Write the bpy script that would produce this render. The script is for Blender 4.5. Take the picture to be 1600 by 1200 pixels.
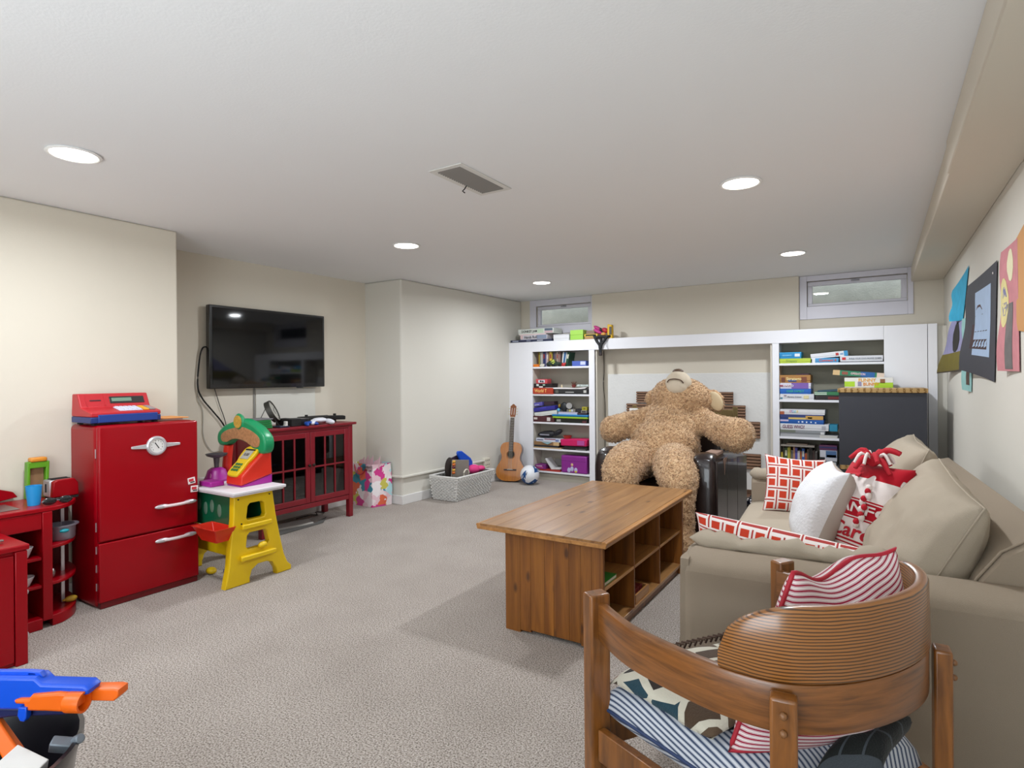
import bpy, bmesh, math, random
from mathutils import Vector, Matrix, Euler, noise
random.seed(7)
C = bpy.context.scene.collection
for o in list(bpy.data.objects): bpy.data.objects.remove(o)
PI = math.pi
R = math.radians
V = Vector
# ---------------------------------------------------------------- camera
cam = bpy.data.cameras.new('camera'); camo = bpy.data.objects.new('camera', cam); C.objects.link(camo)
cam.sensor_width = 36; cam.lens = 36 * 905.9 / 1600
cam.shift_y = -(600 - 590.47) / 1600
cam.clip_start = 0.05
camo.location = (0, 0, 1.24)
YAW = 0.564633
camo.rotation_euler = (Euler((PI/2, 0, YAW)).to_matrix() @ Matrix.Rotation(-0.0077385, 3, 'Z')).to_euler()
bpy.context.scene.camera = camo
# ---------------------------------------------------------------- sky, exposure
sc = bpy.context.scene
sc.view_settings.view_transform = 'Standard'; sc.view_settings.look = 'None'
sc.view_settings.gamma = 1; sc.view_settings.use_curve_mapping = False
sc.view_settings.exposure = 0.3
wd = bpy.data.worlds.new('sky'); sc.world = wd; wd.use_nodes = True
wb = wd.node_tree.nodes['Background']; wb.inputs[0].default_value = (.85, .9, 1, 1); wb.inputs[1].default_value = 2.3
LAMP_W = 17.0          # every recessed lamp
UP_W = 120.0            # added fill light behind the camera, no real fixture
def area(name, loc, rot, sx, sy, w, col=(1, .96, .9), shape='RECTANGLE'):
    l = bpy.data.lights.new(name, 'AREA'); l.shape = shape; l.size = sx; l.size_y = sy; l.energy = w; l.color = col
    o = bpy.data.objects.new(name, l); C.objects.link(o); o.location = loc; o.rotation_euler = rot
    return o
fl = area('ceiling_fill', (-.7, -2.0, .9), (0, 0, 0), 2.4, 2.0, UP_W, (.84, .93, 1)); fl.rotation_euler = V((.06, .40, .92)).to_track_quat('-Z', 'Y').to_euler()  # unseen area light added to brighten the ceiling and far walls

# ---------------------------------------------------------------- helpers
def lin(h):
    if isinstance(h, str):
        h = h.lstrip('#'); c = [int(h[i:i+2], 16)/255 for i in (0, 2, 4)]
    else: c = [x/255 for x in h]
    return tuple(x/12.92 if x <= .04045 else ((x+.055)/1.055)**2.4 for x in c) + (1,)
MATS = {}
def nd(nt, typ, **kw):
    n = nt.nodes.new(typ)
    for k, v in kw.items():
        if k in ('inp',):
            for a, b in v.items(): n.inputs[a].default_value = b
        else: setattr(n, k, v)
    return n
def mat(name, col, rough=.5, metal=0, var=.06, vscale=6, bump=0, bscale=80, coat=0, emit=0, trans=0, alpha=1, spec=.5, sheen=0, coords='Object'):
    """plain procedural material: principled with a soft noise tint and optional fine relief"""
    if name in MATS: return MATS[name]
    m = bpy.data.materials.new(name); m.use_nodes = True; nt = m.node_tree
    b = nt.nodes['Principled BSDF']; L = nt.links.new
    c = lin(col)
    tc = nd(nt, 'ShaderNodeTexCoord')
    if var:
        n = nd(nt, 'ShaderNodeTexNoise', inp={'Scale': vscale, 'Detail': 3}); L(tc.outputs[coords], n.inputs['Vector'])
        mx = nd(nt, 'ShaderNodeMix', data_type='RGBA')
        mx.inputs[6].default_value = tuple(x*(1-var) for x in c[:3]) + (1,)
        mx.inputs[7].default_value = tuple(min(1, x*(1+var)) for x in c[:3]) + (1,)
        L(n.outputs['Fac'], mx.inputs[0]); L(mx.outputs[2], b.inputs['Base Color'])
    else: b.inputs['Base Color'].default_value = c
    b.inputs['Roughness'].default_value = rough; b.inputs['Metallic'].default_value = metal
    b.inputs['Coat Weight'].default_value = coat; b.inputs['Specular IOR Level'].default_value = spec
    if trans: b.inputs['Transmission Weight'].default_value = trans
    if sheen: b.inputs['Sheen Weight'].default_value = sheen
    if emit: b.inputs['Emission Color'].default_value = c; b.inputs['Emission Strength'].default_value = emit
    if bump:
        n2 = nd(nt, 'ShaderNodeTexNoise', inp={'Scale': bscale, 'Detail': 2}); L(tc.outputs[coords], n2.inputs['Vector'])
        bp = nd(nt, 'ShaderNodeBump', inp={'Strength': bump, 'Distance': .004}); L(n2.outputs['Fac'], bp.inputs['Height']); L(bp.outputs[0], b.inputs['Normal'])
    MATS[name] = m; return m
def ramp(nt, pts):
    r = nd(nt, 'ShaderNodeValToRGB'); e = r.color_ramp.elements
    while len(e) < len(pts): e.new(.5)
    for el, (p, c) in zip(e, pts): el.position = p; el.color = lin(c)
    return r
def wood(name, light, mid, dark, stretch=(1, 1, .08), scale=30, rough=.38, knots=0, coords='Object', rings=False, tone=.12, coat=.15, ringscale=14):
    if name in MATS: return MATS[name]
    m = bpy.data.materials.new(name); m.use_nodes = True; nt = m.node_tree; b = nt.nodes['Principled BSDF']; L = nt.links.new
    tc = nd(nt, 'ShaderNodeTexCoord'); oi = nd(nt, 'ShaderNodeObjectInfo')
    mp = nd(nt, 'ShaderNodeMapping'); mp.inputs['Scale'].default_value = stretch
    off = nd(nt, 'ShaderNodeVectorMath', operation='ADD')
    sc3 = nd(nt, 'ShaderNodeVectorMath', operation='SCALE'); sc3.inputs[0].default_value = (7, 5, 9); L(oi.outputs['Random'], sc3.inputs['Scale'])
    L(tc.outputs[coords], off.inputs[0]); L(sc3.outputs[0], off.inputs[1]); L(off.outputs[0], mp.inputs['Vector'])
    if rings:
        w = nd(nt, 'ShaderNodeTexWave', wave_type='BANDS', bands_direction=rings, inp={'Scale': ringscale, 'Distortion': 3.5, 'Detail': 2, 'Detail Scale': .6, 'Detail Roughness': .45})
        L(mp.outputs[0], w.inputs['Vector']); fac = w.outputs['Fac']
    else:
        n = nd(nt, 'ShaderNodeTexNoise', inp={'Scale': scale, 'Detail': 4, 'Roughness': .6, 'Distortion': .6}); L(mp.outputs[0], n.inputs['Vector']); fac = n.outputs['Fac']
    r = ramp(nt, [(.12, dark), (.34, mid), (.75, light)] if rings else [(.25, dark), (.5, mid), (.8, light)]); L(fac, r.inputs[0]); col = r.outputs[0]
    fn = nd(nt, 'ShaderNodeTexNoise', inp={'Scale': scale*4, 'Detail': 2}); L(mp.outputs[0], fn.inputs['Vector'])
    if knots:
        mk = nd(nt, 'ShaderNodeMapping'); mk.inputs['Scale'].default_value = tuple(1 if s > .5 else .45 for s in stretch); L(off.outputs[0], mk.inputs['Vector'])
        vo = nd(nt, 'ShaderNodeTexVoronoi', inp={'Scale': knots, 'Randomness': 1}); L(mk.outputs[0], vo.inputs['Vector'])
        rk = nd(nt, 'ShaderNodeMapRange', inp={'From Min': .07, 'From Max': .17, 'To Min': .9, 'To Max': 0}); L(vo.outputs['Distance'], rk.inputs['Value'])
        mx = nd(nt, 'ShaderNodeMix', data_type='RGBA'); L(rk.outputs[0], mx.inputs[0]); L(col, mx.inputs[6]); mx.inputs[7].default_value = lin('#4a2812'); col = mx.outputs[2]
    hs = nd(nt, 'ShaderNodeHueSaturation'); L(col, hs.inputs['Color'])
    mr = nd(nt, 'ShaderNodeMapRange', inp={'To Min': 1-tone, 'To Max': 1+tone}); L(oi.outputs['Random'], mr.inputs['Value']); L(mr.outputs[0], hs.inputs['Value'])
    L(hs.outputs[0], b.inputs['Base Color'])
    bp = nd(nt, 'ShaderNodeBump', inp={'Strength': .15, 'Distance': .001}); L(fn.outputs['Fac'], bp.inputs['Height']); L(bp.outputs[0], b.inputs['Normal'])
    b.inputs['Roughness'].default_value = rough; b.inputs['Coat Weight'].default_value = coat; b.inputs['Coat Roughness'].default_value = .2
    MATS[name] = m; return m
def glass_mat(name, tint=(1, 1, 1), rough=0.0):
    if name in MATS: return MATS[name]
    m = bpy.data.materials.new(name); m.use_nodes = True; nt = m.node_tree; L = nt.links.new
    for n in list(nt.nodes): nt.nodes.remove(n)
    o = nd(nt, 'ShaderNodeOutputMaterial'); t = nd(nt, 'ShaderNodeBsdfTransparent'); t.inputs[0].default_value = tint + (1,)
    g = nd(nt, 'ShaderNodeBsdfGlossy', inp={'Roughness': rough}); fr = nd(nt, 'ShaderNodeFresnel', inp={'IOR': 1.5})
    mr = nd(nt, 'ShaderNodeMapRange', inp={'To Min': .03, 'To Max': 1}); L(fr.outputs[0], mr.inputs['Value'])
    x = nd(nt, 'ShaderNodeMixShader'); L(mr.outputs[0], x.inputs[0]); L(t.outputs[0], x.inputs[1]); L(g.outputs[0], x.inputs[2]); L(x.outputs[0], o.inputs[0])
    MATS[name] = m; return m

WM = {}
def thing(name, label, cat, loc=(0, 0, 0), rz=0, group=None, rot=None):
    o = bpy.data.objects.new(name, None); C.objects.link(o); o.empty_display_size = .05
    o.location = loc; o.rotation_euler = rot if rot else (0, 0, rz)
    o['label'] = label; o['category'] = cat
    if group: o['group'] = group
    WM[o.name] = Matrix.Translation(V(loc)) @ Euler(rot if rot else (0, 0, rz)).to_matrix().to_4x4()
    return o
def tag(o, label, cat, group=None):
    o['label'] = label; o['category'] = cat
    if group: o['group'] = group
    return o
class MB:
    def __init__(s): s.bm = bmesh.new(); s.uv = s.bm.loops.layers.uv.new('UVMap')
    def face(s, vs, uvs=None):
        try: f = s.bm.faces.new(vs)
        except ValueError: return None
        if uvs:
            for l, u in zip(f.loops, uvs): l[s.uv].uv = u
        return f
    def box(s, x0, x1, y0, y1, z0, z1, M=None):
        co = [(x, y, z) for z in (z0, z1) for y in (y0, y1) for x in (x0, x1)]
        v = [s.bm.verts.new(M @ V(c) if M else c) for c in co]
        for f in ((0, 2, 3, 1), (4, 5, 7, 6), (0, 1, 5, 4), (2, 6, 7, 3), (0, 4, 6, 2), (1, 3, 7, 5)):
            vs = [v[i] for i in f]; pl = [co[i] for i in f]
            nx = max(p[0] for p in pl)-min(p[0] for p in pl) < 1e-9; ny = max(p[1] for p in pl)-min(p[1] for p in pl) < 1e-9
            s.face(vs, [(p[1], p[2]) if nx else (p[0], p[2]) if ny else (p[0], p[1]) for p in pl])
        return s
    def prism(s, poly, axis, a, b, M=None):
        """poly in the two other axes (x:(y,z) y:(x,z) z:(x,y)), extruded from a to b"""
        def P(p, t): return {'x': (t, p[0], p[1]), 'y': (p[0], t, p[1]), 'z': (p[0], p[1], t)}[axis]
        A = [s.bm.verts.new(M @ V(P(p, a)) if M else P(p, a)) for p in poly]; B = [s.bm.verts.new(M @ V(P(p, b)) if M else P(p, b)) for p in poly]
        n = len(poly); s.face(A, poly); s.face(B[::-1], poly[::-1])
        for i in range(n): s.face([A[i], B[i], B[(i+1) % n], A[(i+1) % n]], [(0, a), (0, b), (.1, b), (.1, a)])
        return s
    def rings(s, rs, closed=True, cap0=True, cap1=True, uvs=None):
        vr = [[s.bm.verts.new(p) for p in r] for r in rs]; n = len(vr[0])
        for i in range(len(vr)-1):
            for j in range(n if closed else n-1):
                k = (j+1) % n
                uv = None
                if uvs: uv = [uvs[i][j], uvs[i][j+1], uvs[i+1][j+1], uvs[i+1][j]]
                s.face([vr[i][j], vr[i][k], vr[i+1][k], vr[i+1][j]], uv)
        if closed and cap0: s.face(vr[0][::-1])
        if closed and cap1: s.face(vr[-1])
        return s
    def lathe(s, prof, n=20, c=(0, 0, 0), M=None):
        rs = []
        for r, z in prof:
            ring = [V((r*math.cos(2*PI*i/n), r*math.sin(2*PI*i/n), z)) for i in range(n)]
            rs.append([(M @ p if M else p) + V(c) for p in ring])
        return s.rings(rs)
    def cyl(s, p, q, r0, r1=None, n=14):
        p, q = V(p), V(q); r1 = r0 if r1 is None else r1; d = (q-p)
        qt = d.to_track_quat('Z', 'Y'); rs = []
        for c, r in ((p, r0), (q, r1)):
            rs.append([c + qt @ V((r*math.cos(2*PI*i/n), r*math.sin(2*PI*i/n), 0)) for i in range(n)])
        return s.rings(rs)
    def tube(s, pts, r, n=8, closed=False):
        pts = [V(p) for p in pts]; rs = []; up = V((0, 0, 1))
        for i, p in enumerate(pts):
            a = pts[i-1] if i > 0 else (pts[-1] if closed else p); b = pts[i+1] if i < len(pts)-1 else (pts[0] if closed else p)
            d = (b-a).normalized(); x = d.cross(up)
            if x.length < .05: x = d.cross(V((0, 1, 0)))
            x.normalize(); y = x.cross(d); rr = r[i] if isinstance(r, (list, tuple)) else r
            rs.append([p + x*(rr*math.cos(2*PI*k/n)) + y*(rr*math.sin(2*PI*k/n)) for k in range(n)])
        if closed: rs.append(rs[0])
        return s.rings(rs, cap0=not closed, cap1=not closed)
    def ell(s, c, r, n=16, M=None):
        c = V(c); rs = []; m = max(6, n*2//3)
        for i in range(m+1):
            t = PI*i/m; rr = max(math.sin(t), 1e-3)
            rs.append([(lambda p: (M @ p if M else p) + c)(V((r[0]*rr*math.cos(2*PI*k/n), r[1]*rr*math.sin(2*PI*k/n), -r[2]*math.cos(t)))) for k in range(n)])
        return s.rings(rs)
    def build(s, name, m, parent=None, bevel=0, seg=2, smooth=None, world=True, sub=0, loc=None, rot=None, weld=0):
        if weld: bmesh.ops.remove_doubles(s.bm, verts=s.bm.verts, dist=weld)
        bmesh.ops.recalc_face_normals(s.bm, faces=s.bm.faces)
        me = bpy.data.meshes.new(name); 
        if parent is not None and world:
            inv = WM[parent.name].inverted()
            for v in s.bm.verts: v.co = inv @ v.co
        elif parent is None and world and loc is not None:
            for v in s.bm.verts: v.co -= V(loc)
        s.bm.to_mesh(me); s.bm.free()
        if smooth is not False:
            for p in me.polygons: p.use_smooth = True
            me.set_sharp_from_angle(angle=R(38 if smooth is None else smooth))
        if isinstance(m, (list, tuple)):
            for q in m: me.materials.append(q)
        elif m: me.materials.append(m)
        o = bpy.data.objects.new(name, me); C.objects.link(o)
        if parent is not None: o.parent = parent
        if loc is not None: o.location = loc
        if rot is not None: o.rotation_euler = rot
        lm = Matrix.Translation(V(loc or (0, 0, 0))) @ Euler(rot or (0, 0, 0)).to_matrix().to_4x4()
        WM[o.name] = (WM[parent.name] @ lm) if parent is not None else lm
        if bevel:
            b = o.modifiers.new('bevel', 'BEVEL'); b.width = bevel; b.segments = seg; b.limit_method = 'ANGLE'; b.angle_limit = R(35)
        if sub:
            u = o.modifiers.new('sub', 'SUBSURF'); u.levels = u.render_levels = sub
        return o
def struct(name, m, mb, **k):
    o = mb.build(name, m, **k)
    if not k.get('parent'): o['kind'] = 'structure'
    return o
def boxp(name, m, parent, x0, x1, y0, y1, z0, z1, bevel=.002, **k):
    return MB().box(x0, x1, y0, y1, z0, z1).build(name, m, parent, bevel=bevel, **k)
def copy_tree(o, parent=None):
    c = o.copy(); C.objects.link(c); c.parent = parent; WM[c.name] = WM[o.name]
    for ch in list(o.children): copy_tree(ch, c)
    return c
def smooth_path(pts, n=8, closed=False):
    pts = [V(p) for p in pts]; out = []; N = len(pts)
    for i in range(N if closed else N-1):
        g = lambda k: pts[k % N] if closed else pts[max(0, min(N-1, k))]
        p0, p1, p2, p3 = g(i-1), g(i), g(i+1), g(i+2)
        for j in range(n):
            t = j/n; out.append(.5*((2*p1)+(-p0+p2)*t+(2*p0-5*p1+4*p2-p3)*t*t+(-p0+3*p1-3*p2+p3)*t**3))
    if not closed: out.append(pts[-1])
    return out
_txt = {}
def text_mesh(s, size=1, ext=.0006, bold=False):
    cu = bpy.data.curves.new('t', 'FONT'); cu.body = s; cu.size = size; cu.extrude = ext; cu.align_x = 'CENTER'; cu.align_y = 'CENTER'; cu.resolution_u = 3
    if bold: cu.offset = size*.018
    to = bpy.data.objects.new('t', cu); C.objects.link(to)
    dg = bpy.context.evaluated_depsgraph_get(); me = bpy.data.meshes.new_from_object(to.evaluated_get(dg))
    bpy.data.objects.remove(to); bpy.data.curves.remove(cu); return me
def lettering(s, m, parent, loc, rot, size, width=None, bold=False, world=True, name='lettering'):
    """raised print; the text's local x runs right, y up, z out of the surface"""
    me = text_mesh(s, size, .0005, bold); me.materials.clear(); me.materials.append(m)
    if width:
        w = max(v.co.x for v in me.vertices)-min(v.co.x for v in me.vertices)
        for v in me.vertices: v.co.x *= width/w
    o = bpy.data.objects.new(name, me); C.objects.link(o)
    lm = Matrix.Translation(V(loc)) @ Euler(rot).to_matrix().to_4x4()
    if parent is not None:
        o.parent = parent
        if world: lm = WM[parent.name].inverted() @ lm
    o.matrix_local = lm; WM[o.name] = (WM[parent.name] @ lm) if parent is not None else lm
    return o
F_NEG_Y = (PI/2, 0, 0)      # print readable from -Y
F_POS_X = (PI/2, 0, PI/2)   # print readable from +X
# ================================================================ materials of the room
M_wall = mat('wall_paint', '#d6cebf', .85, var=.02, vscale=1.2, bump=.08, bscale=160)
M_wallw = mat('wall_paint_pale', '#d6d2c8', .8, var=.015, vscale=1.2, bump=.08, bscale=160)
M_ceil = mat('ceiling_paint', '#ecedee', .9, var=.01, vscale=2, bump=.1, bscale=110)
M_white = mat('white_paint', '#e6e6ea', .45, var=.015, vscale=2)
M_trim = mat('trim_paint', '#dcdad8', .5, var=.02)
def carpet():
    m = bpy.data.materials.new('carpet'); m.use_nodes = True; nt = m.node_tree; b = nt.nodes['Principled BSDF']; L = nt.links.new
    tc = nd(nt, 'ShaderNodeTexCoord')
    n = nd(nt, 'ShaderNodeTexNoise', inp={'Scale': 165, 'Detail': 3, 'Roughness': .65}); L(tc.outputs['Object'], n.inputs['Vector'])
    r = ramp(nt, [(.36, '#5f554e'), (.45, '#94897f'), (.55, '#b8aea6'), (.72, '#d2cac4')]); L(n.outputs['Fac'], r.inputs[0])
    n2 = nd(nt, 'ShaderNodeTexNoise', inp={'Scale': 3.2, 'Detail': 4}); L(tc.outputs['Object'], n2.inputs['Vector'])
    r2 = ramp(nt, [(.3, '#f0efee'), (.7, '#ffffff')]); L(n2.outputs['Fac'], r2.inputs[0])
    mx = nd(nt, 'ShaderNodeMix', data_type='RGBA', blend_type='MULTIPLY'); mx.inputs[0].default_value = 1; L(r.outputs[0], mx.inputs[6]); L(r2.outputs[0], mx.inputs[7]); L(mx.outputs[2], b.inputs['Base Color'])
    b.inputs['Roughness'].default_value = 1; b.inputs['Specular IOR Level'].default_value = .1; b.inputs['Sheen Weight'].default_value = .15
    bp = nd(nt, 'ShaderNodeBump', inp={'Strength': .8, 'Distance': .006}); L(n.outputs['Fac'], bp.inputs['Height']); L(bp.outputs[0], b.inputs['Normal'])
    return m
M_carpet = carpet()
HC = 2.226
# ================================================================ shell
struct('floor', M_carpet, MB().box(-4.9, .8, -5.1, 6.7, -.1, 0))
struct('ceiling', M_ceil, MB().box(-4.9, .8, -5.1, 6.7, HC, HC+.1))
struct('wall_left', M_wall, MB().box(-4.8, -3.92, -5.1, 2.06, 0, HC), bevel=.012, seg=3)
struct('wall_alcove', M_wall, MB().box(-4.8, -4.47, 2.06, 4.24, 0, HC))
struct('wall_corner', M_wallw, MB().prism([(-4.8, 4.24), (-3.975, 4.24), (-3.915, 6.42), (-4.8, 6.42)], 'z', 0, HC), bevel=.018, seg=4)
# far wall with two openings; the chimney breast stands proud between the windows
W1 = (-3.69, -2.93, 1.885, 2.145); W2 = (-.6, .225, 1.92, 2.17)
b = MB()
xs = [-4.8, W1[0], W1[1], W2[0], W2[1], .8]
for i, (a, c) in enumerate(zip(xs, xs[1:])):
    if i == 1: b.box(a, c, 6.42, 6.56, 0, W1[2]).box(a, c, 6.42, 6.56, W1[3], HC)
    elif i == 3: b.box(a, c, 6.42, 6.56, 0, W2[2]).box(a, c, 6.42, 6.56, W2[3], HC)
    else: b.box(a, c, 6.42, 6.56, 0, HC)
struct('wall_far', M_wall, b)
struct('wall_chimney_breast', M_wall, MB().box(-2.895, -.666, 6.36, 6.42, 0, HC), bevel=.006)
struct('wall_right', M_wallw, MB().box(.49, .8, -5.1, 6.42, 0, HC))
struct('trim_8', M_wallw, MB().box(.4215, .4895, 6.17, 6.185, 0, 1.66))
struct('wall_near', M_wall, MB().box(-4.9, .8, -5.2, -4.9, 0, HC))
# boxed beam in two lengths
struct('trim_1', M_wall, MB().box(.245, .49, -4.9, 3.045, 2.083, HC), bevel=.006)
struct('trim_2', M_wall, MB().box(.251, .49, 3.049, 6.42, 2.088, HC), bevel=.006)
# ledge and low panel under it along the corner wall and alcove
struct('trim_3', M_wallw, MB().prism([(-4.47, 4.213), (-3.945, 4.213), (-3.945, 4.24), (-3.9, 5.55), (-3.93, 5.55), (-3.975, 4.24), (-4.47, 4.24)], 'z', .262, .285), bevel=.006, seg=3)
struct('baseboard_left', M_trim, MB().prism([(-4.47, 4.222), (-3.957, 4.222), (-3.957, 4.24), (-3.9, 6.12), (-3.925, 6.12), (-3.976, 4.238), (-4.47, 4.238)], 'z', 0, .09), bevel=.004)
struct('baseboard_alcove', M_trim, MB().box(-4.472, -4.455, 2.06, 4.222, 0, .09), bevel=.004)
struct('baseboard_near', M_trim, MB().box(-3.922, -3.905, -4.9, 2.06, 0, .09), bevel=.004)
struct('baseboard_right', M_trim, MB().box(.475, .492, -4.9, 6.1, 0, .09), bevel=.004)
# ---------------------------------------------------------------- windows
M_vinyl = mat('window_vinyl', '#d5d3dc', .4, var=.01)
M_pane = glass_mat('window_glass', (.93, .96, .95))
M_conc = mat('well_concrete', '#b3b2aa', .95, var=.22, vscale=14, bump=1, bscale=60)
M_latch = mat('latch_grey', '#9a9aa2', .4)
def window(n, W, cas, well_col):
    x0, x1, z0, z1 = W; cx0, cx1, cz0 = cas
    o = MB().box(cx0, x0, 6.405, 6.43, cz0, HC-.003).box(x1, cx1, 6.405, 6.43, cz0, HC-.003).box(x0, x1, 6.405, 6.43, cz0, z0).box(x0, x1, 6.405, 6.43, z1, HC-.003)
    w = struct('window_%d' % n, M_vinyl, o, bevel=.003)
    i = .022
    MB().box(x0+.004, x1-.004, 6.44, 6.49, z0+.004, z0+.03).box(x0+.004, x1-.004, 6.44, 6.49, z1-.045, z1-.004).box(x0+.004, x0+.045, 6.44, 6.49, z0+.03, z1-.045).box(x1-.05, x1-.004, 6.44, 6.49, z0+.03, z1-.045).build('window_frame', M_vinyl, w, bevel=.004)
    MB().box(x0+.045, x1-.05, 6.47, 6.474, z0+.03, z1-.045).build('glass_pane', M_pane, w)
    m = (x0+x1)/2
    MB().box(m-.035, m+.035, 6.428, 6.442, z1-.028, z1-.012).cyl((m, 6.42, z1-.02), (m, 6.445, z1-.02), .009).build('latch', M_latch, w, bevel=.002)
    s = struct('trim_%d' % (n+3), M_conc, MB().box(x0-.3, x1+.3, 6.95, 7.05, 1.4, 2.5).box(x0-.3, x1+.3, 6.56, 6.95, 1.4, 1.7))
    return w
window(1, W1, (-3.78, -2.897, 1.79), 0)
window(2, W2, (-.664, .268, 1.795), 0)
# ---------------------------------------------------------------- recessed lights
M_ring = mat('light_trim', '#f2f2f0', .5, var=.01)
M_lens = mat('light_lens', '#fffaf0', .5, var=0, emit=9)
def ceiling_light(x, y, label):
    t = thing('recessed_light', label, 'ceiling light', (x, y, HC), group='round recessed ceiling lights')
    MB().lathe([(.086, 0), (.1, -.002), (.102, -.006), (.092, -.01), (.086, -.008), (.084, 0)], 36, (x, y, HC)).build('trim_ring', M_ring, t)
    MB().lathe([(.0001, -.012), (.05, -.011), (.083, -.006), (.084, -.001), (.0001, -.001)], 36, (x, y, HC)).build('lens', M_lens, t)
    l = area('lamp', (0, 0, -.016), (0, 0, 0), .15, .15, LAMP_W, (.90, .95, 1), 'DISK'); l.data.spread = R(172); l.parent = t
    return t
ceiling_light(-2.94, 1.11, 'round recessed light in the ceiling nearest the toy fridge, leftmost of all')
ceiling_light(-.59, 3.12, 'round recessed light in the ceiling over the sofa, nearest on the right side')
ceiling_light(-2.94, 3.2, 'round recessed light in the ceiling in front of the television')
ceiling_light(-.58, 5.14, 'round recessed light in the ceiling in front of the right bookcase')
ceiling_light(-2.94, 5.23, 'round recessed light in the ceiling in front of the left bookcase')
ceiling_light(-2.94, -1.0, 'round recessed light in the ceiling behind the camera')
# ---------------------------------------------------------------- ceiling vent
t = thing('ceiling_vent', 'slatted metal air vent set in the middle of the ceiling', 'vent', (-1.7, 2.33, HC))
M_ventf = mat('vent_frame', '#d8d7d2', .5)
M_slat = mat('vent_slat', '#7d7872', .5); M_dark = mat('dark_void', '#1b1a19', .9, var=0)
x0, x1, y0, y1 = -1.772, -1.636, 2.145, 2.518
MB().box(x0-.03, x1+.03, y0-.03, y0, HC-.006, HC-.001).box(x0-.03, x1+.03, y1, y1+.03, HC-.006, HC-.001).box(x0-.03, x0, y0, y1, HC-.006, HC-.001).box(x1, x1+.03, y0, y1, HC-.006, HC-.001).build('frame', M_ventf, t, bevel=.002)
MB().box(x0, x1, y0, y1, HC-.0015, HC-.0005).build('backing', M_dark, t)
N = 22
for i in range(N):
    y = y0 + (i+.5)*(y1-y0)/N
    MB().prism([(y-.004, HC-.0018), (y+.003, HC-.009), (y+.005, HC-.008), (y-.002, HC-.0018)], 'x', x0, x1).build('slat', M_slat, t)
MB().tube([(x0+.005, 2.37, HC-.008), (x0-.01, 2.375, HC-.02), (x0-.02, 2.37, HC-.03), (x0-.02, 2.39, HC-.034)], .003, 6).build('damper_lever', M_dark, t)
# ================================================================ built-in bookcases, mantel, fireplace
M_shelfw = mat('bookcase_white', '#e9e9ee', .42, var=.012, vscale=2)
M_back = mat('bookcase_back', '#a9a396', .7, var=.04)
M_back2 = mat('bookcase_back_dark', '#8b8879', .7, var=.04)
M_side = mat('bookcase_side', '#cfc8bb', .7, var=.02)
YF = 6.13
def bookcase(label, stiles, x0, x1, shelves, backm):
    t = thing('built_in_bookcase', label, 'bookcase', ((x0+x1)/2, YF, 0))
    for a, b_, nm in stiles: MB().box(a, b_, YF, YF+.022, .0, 1.6785 if nm != 'side_stile_low' else 1.556).build(nm, M_shelfw, t, bevel=.002).name = 'side_stile'
    MB().box(x0-.02, x0, YF+.022, 6.40, 0, 1.556).build('side_panel', M_side, t, bevel=.001)
    MB().box(x1, x1+.02, YF+.022, 6.40, 0, 1.556).build('side_panel', M_side, t, bevel=.001)
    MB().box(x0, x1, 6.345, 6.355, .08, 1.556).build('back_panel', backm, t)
    for z in shelves: MB().box(x0, x1, YF+.004, 6.344, z-.022, z).build('shelf', M_shelfw, t, bevel=.002)
    MB().box(x0, x1, YF+.03, YF+.05, 0, .078).build('toe_kick', M_back, t, bevel=.001)
    return t
LS = [1.372, 1.042, .704, .386, .112]; RS = [1.36, 1.01, .655, .368]
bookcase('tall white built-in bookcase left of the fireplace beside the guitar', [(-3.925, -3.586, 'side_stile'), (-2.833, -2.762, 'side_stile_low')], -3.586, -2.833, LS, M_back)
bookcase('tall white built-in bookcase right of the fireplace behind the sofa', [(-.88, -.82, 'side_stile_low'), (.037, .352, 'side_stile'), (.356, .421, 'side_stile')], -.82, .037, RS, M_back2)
MB().box(-2.756, -2.74, YF+.024, 6.358, 0, 1.555).build('fireplace_return', M_side, None)
bpy.data.objects['fireplace_return'].name = 'trim_6'; bpy.data.objects['trim_6']['kind'] = 'structure'
struct('trim_7', M_side, MB().box(-.9, -.882, YF+.024, 6.358, 0, 1.555))
t = thing('mantel_shelf', 'long white mantel shelf running over both bookcases and the fireplace', 'mantel', (-1.75, YF, 1.56))
MB().box(-3.925, .421, 6.153, 6.402, 1.654, 1.68).build('shelf_board', M_shelfw, t, bevel=.003)
MB().box(-3.585, .036, 6.128, 6.152, 1.556, 1.68).build('fascia', M_shelfw, t, bevel=.002)
# ---------------------------------------------------------------- fireplace
M_firewhite = mat('painted_masonry', '#dfdfdd', .8, var=.03, vscale=9, bump=.5, bscale=40)
t = thing('fireplace', 'white painted fireplace surround with stepped brown ribbed brick around a brass firebox', 'fireplace', (-1.81, 6.36, 0))
MB().box(-2.69, -.91, 6.346, 6.359, .0, 1.275).build('painted_surround', M_firewhite, t, bevel=.005, seg=3)
M_brick = mat('ribbed_brick', '#8a6a55', .85, var=.3, vscale=9, bump=.8, bscale=90)
M_mortar = mat('brick_mortar', '#4c3a30', .95, var=.1)
bm_ = None
cx = -1.81
def block(xa, xb, z0, z1):
    MB().box(xa+.004, xb-.004, 6.336, 6.345, z0+.003, z1-.003).build('mortar', M_mortar, t)
    n = 5; h = (z1-z0)/n
    for i in range(n):
        m = MB().box(xa, xb, 6.318, 6.3355, z0+i*h+.004, z0+(i+1)*h-.005)
        m.build('brick', M_brick, t, bevel=.003, seg=1)
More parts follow.
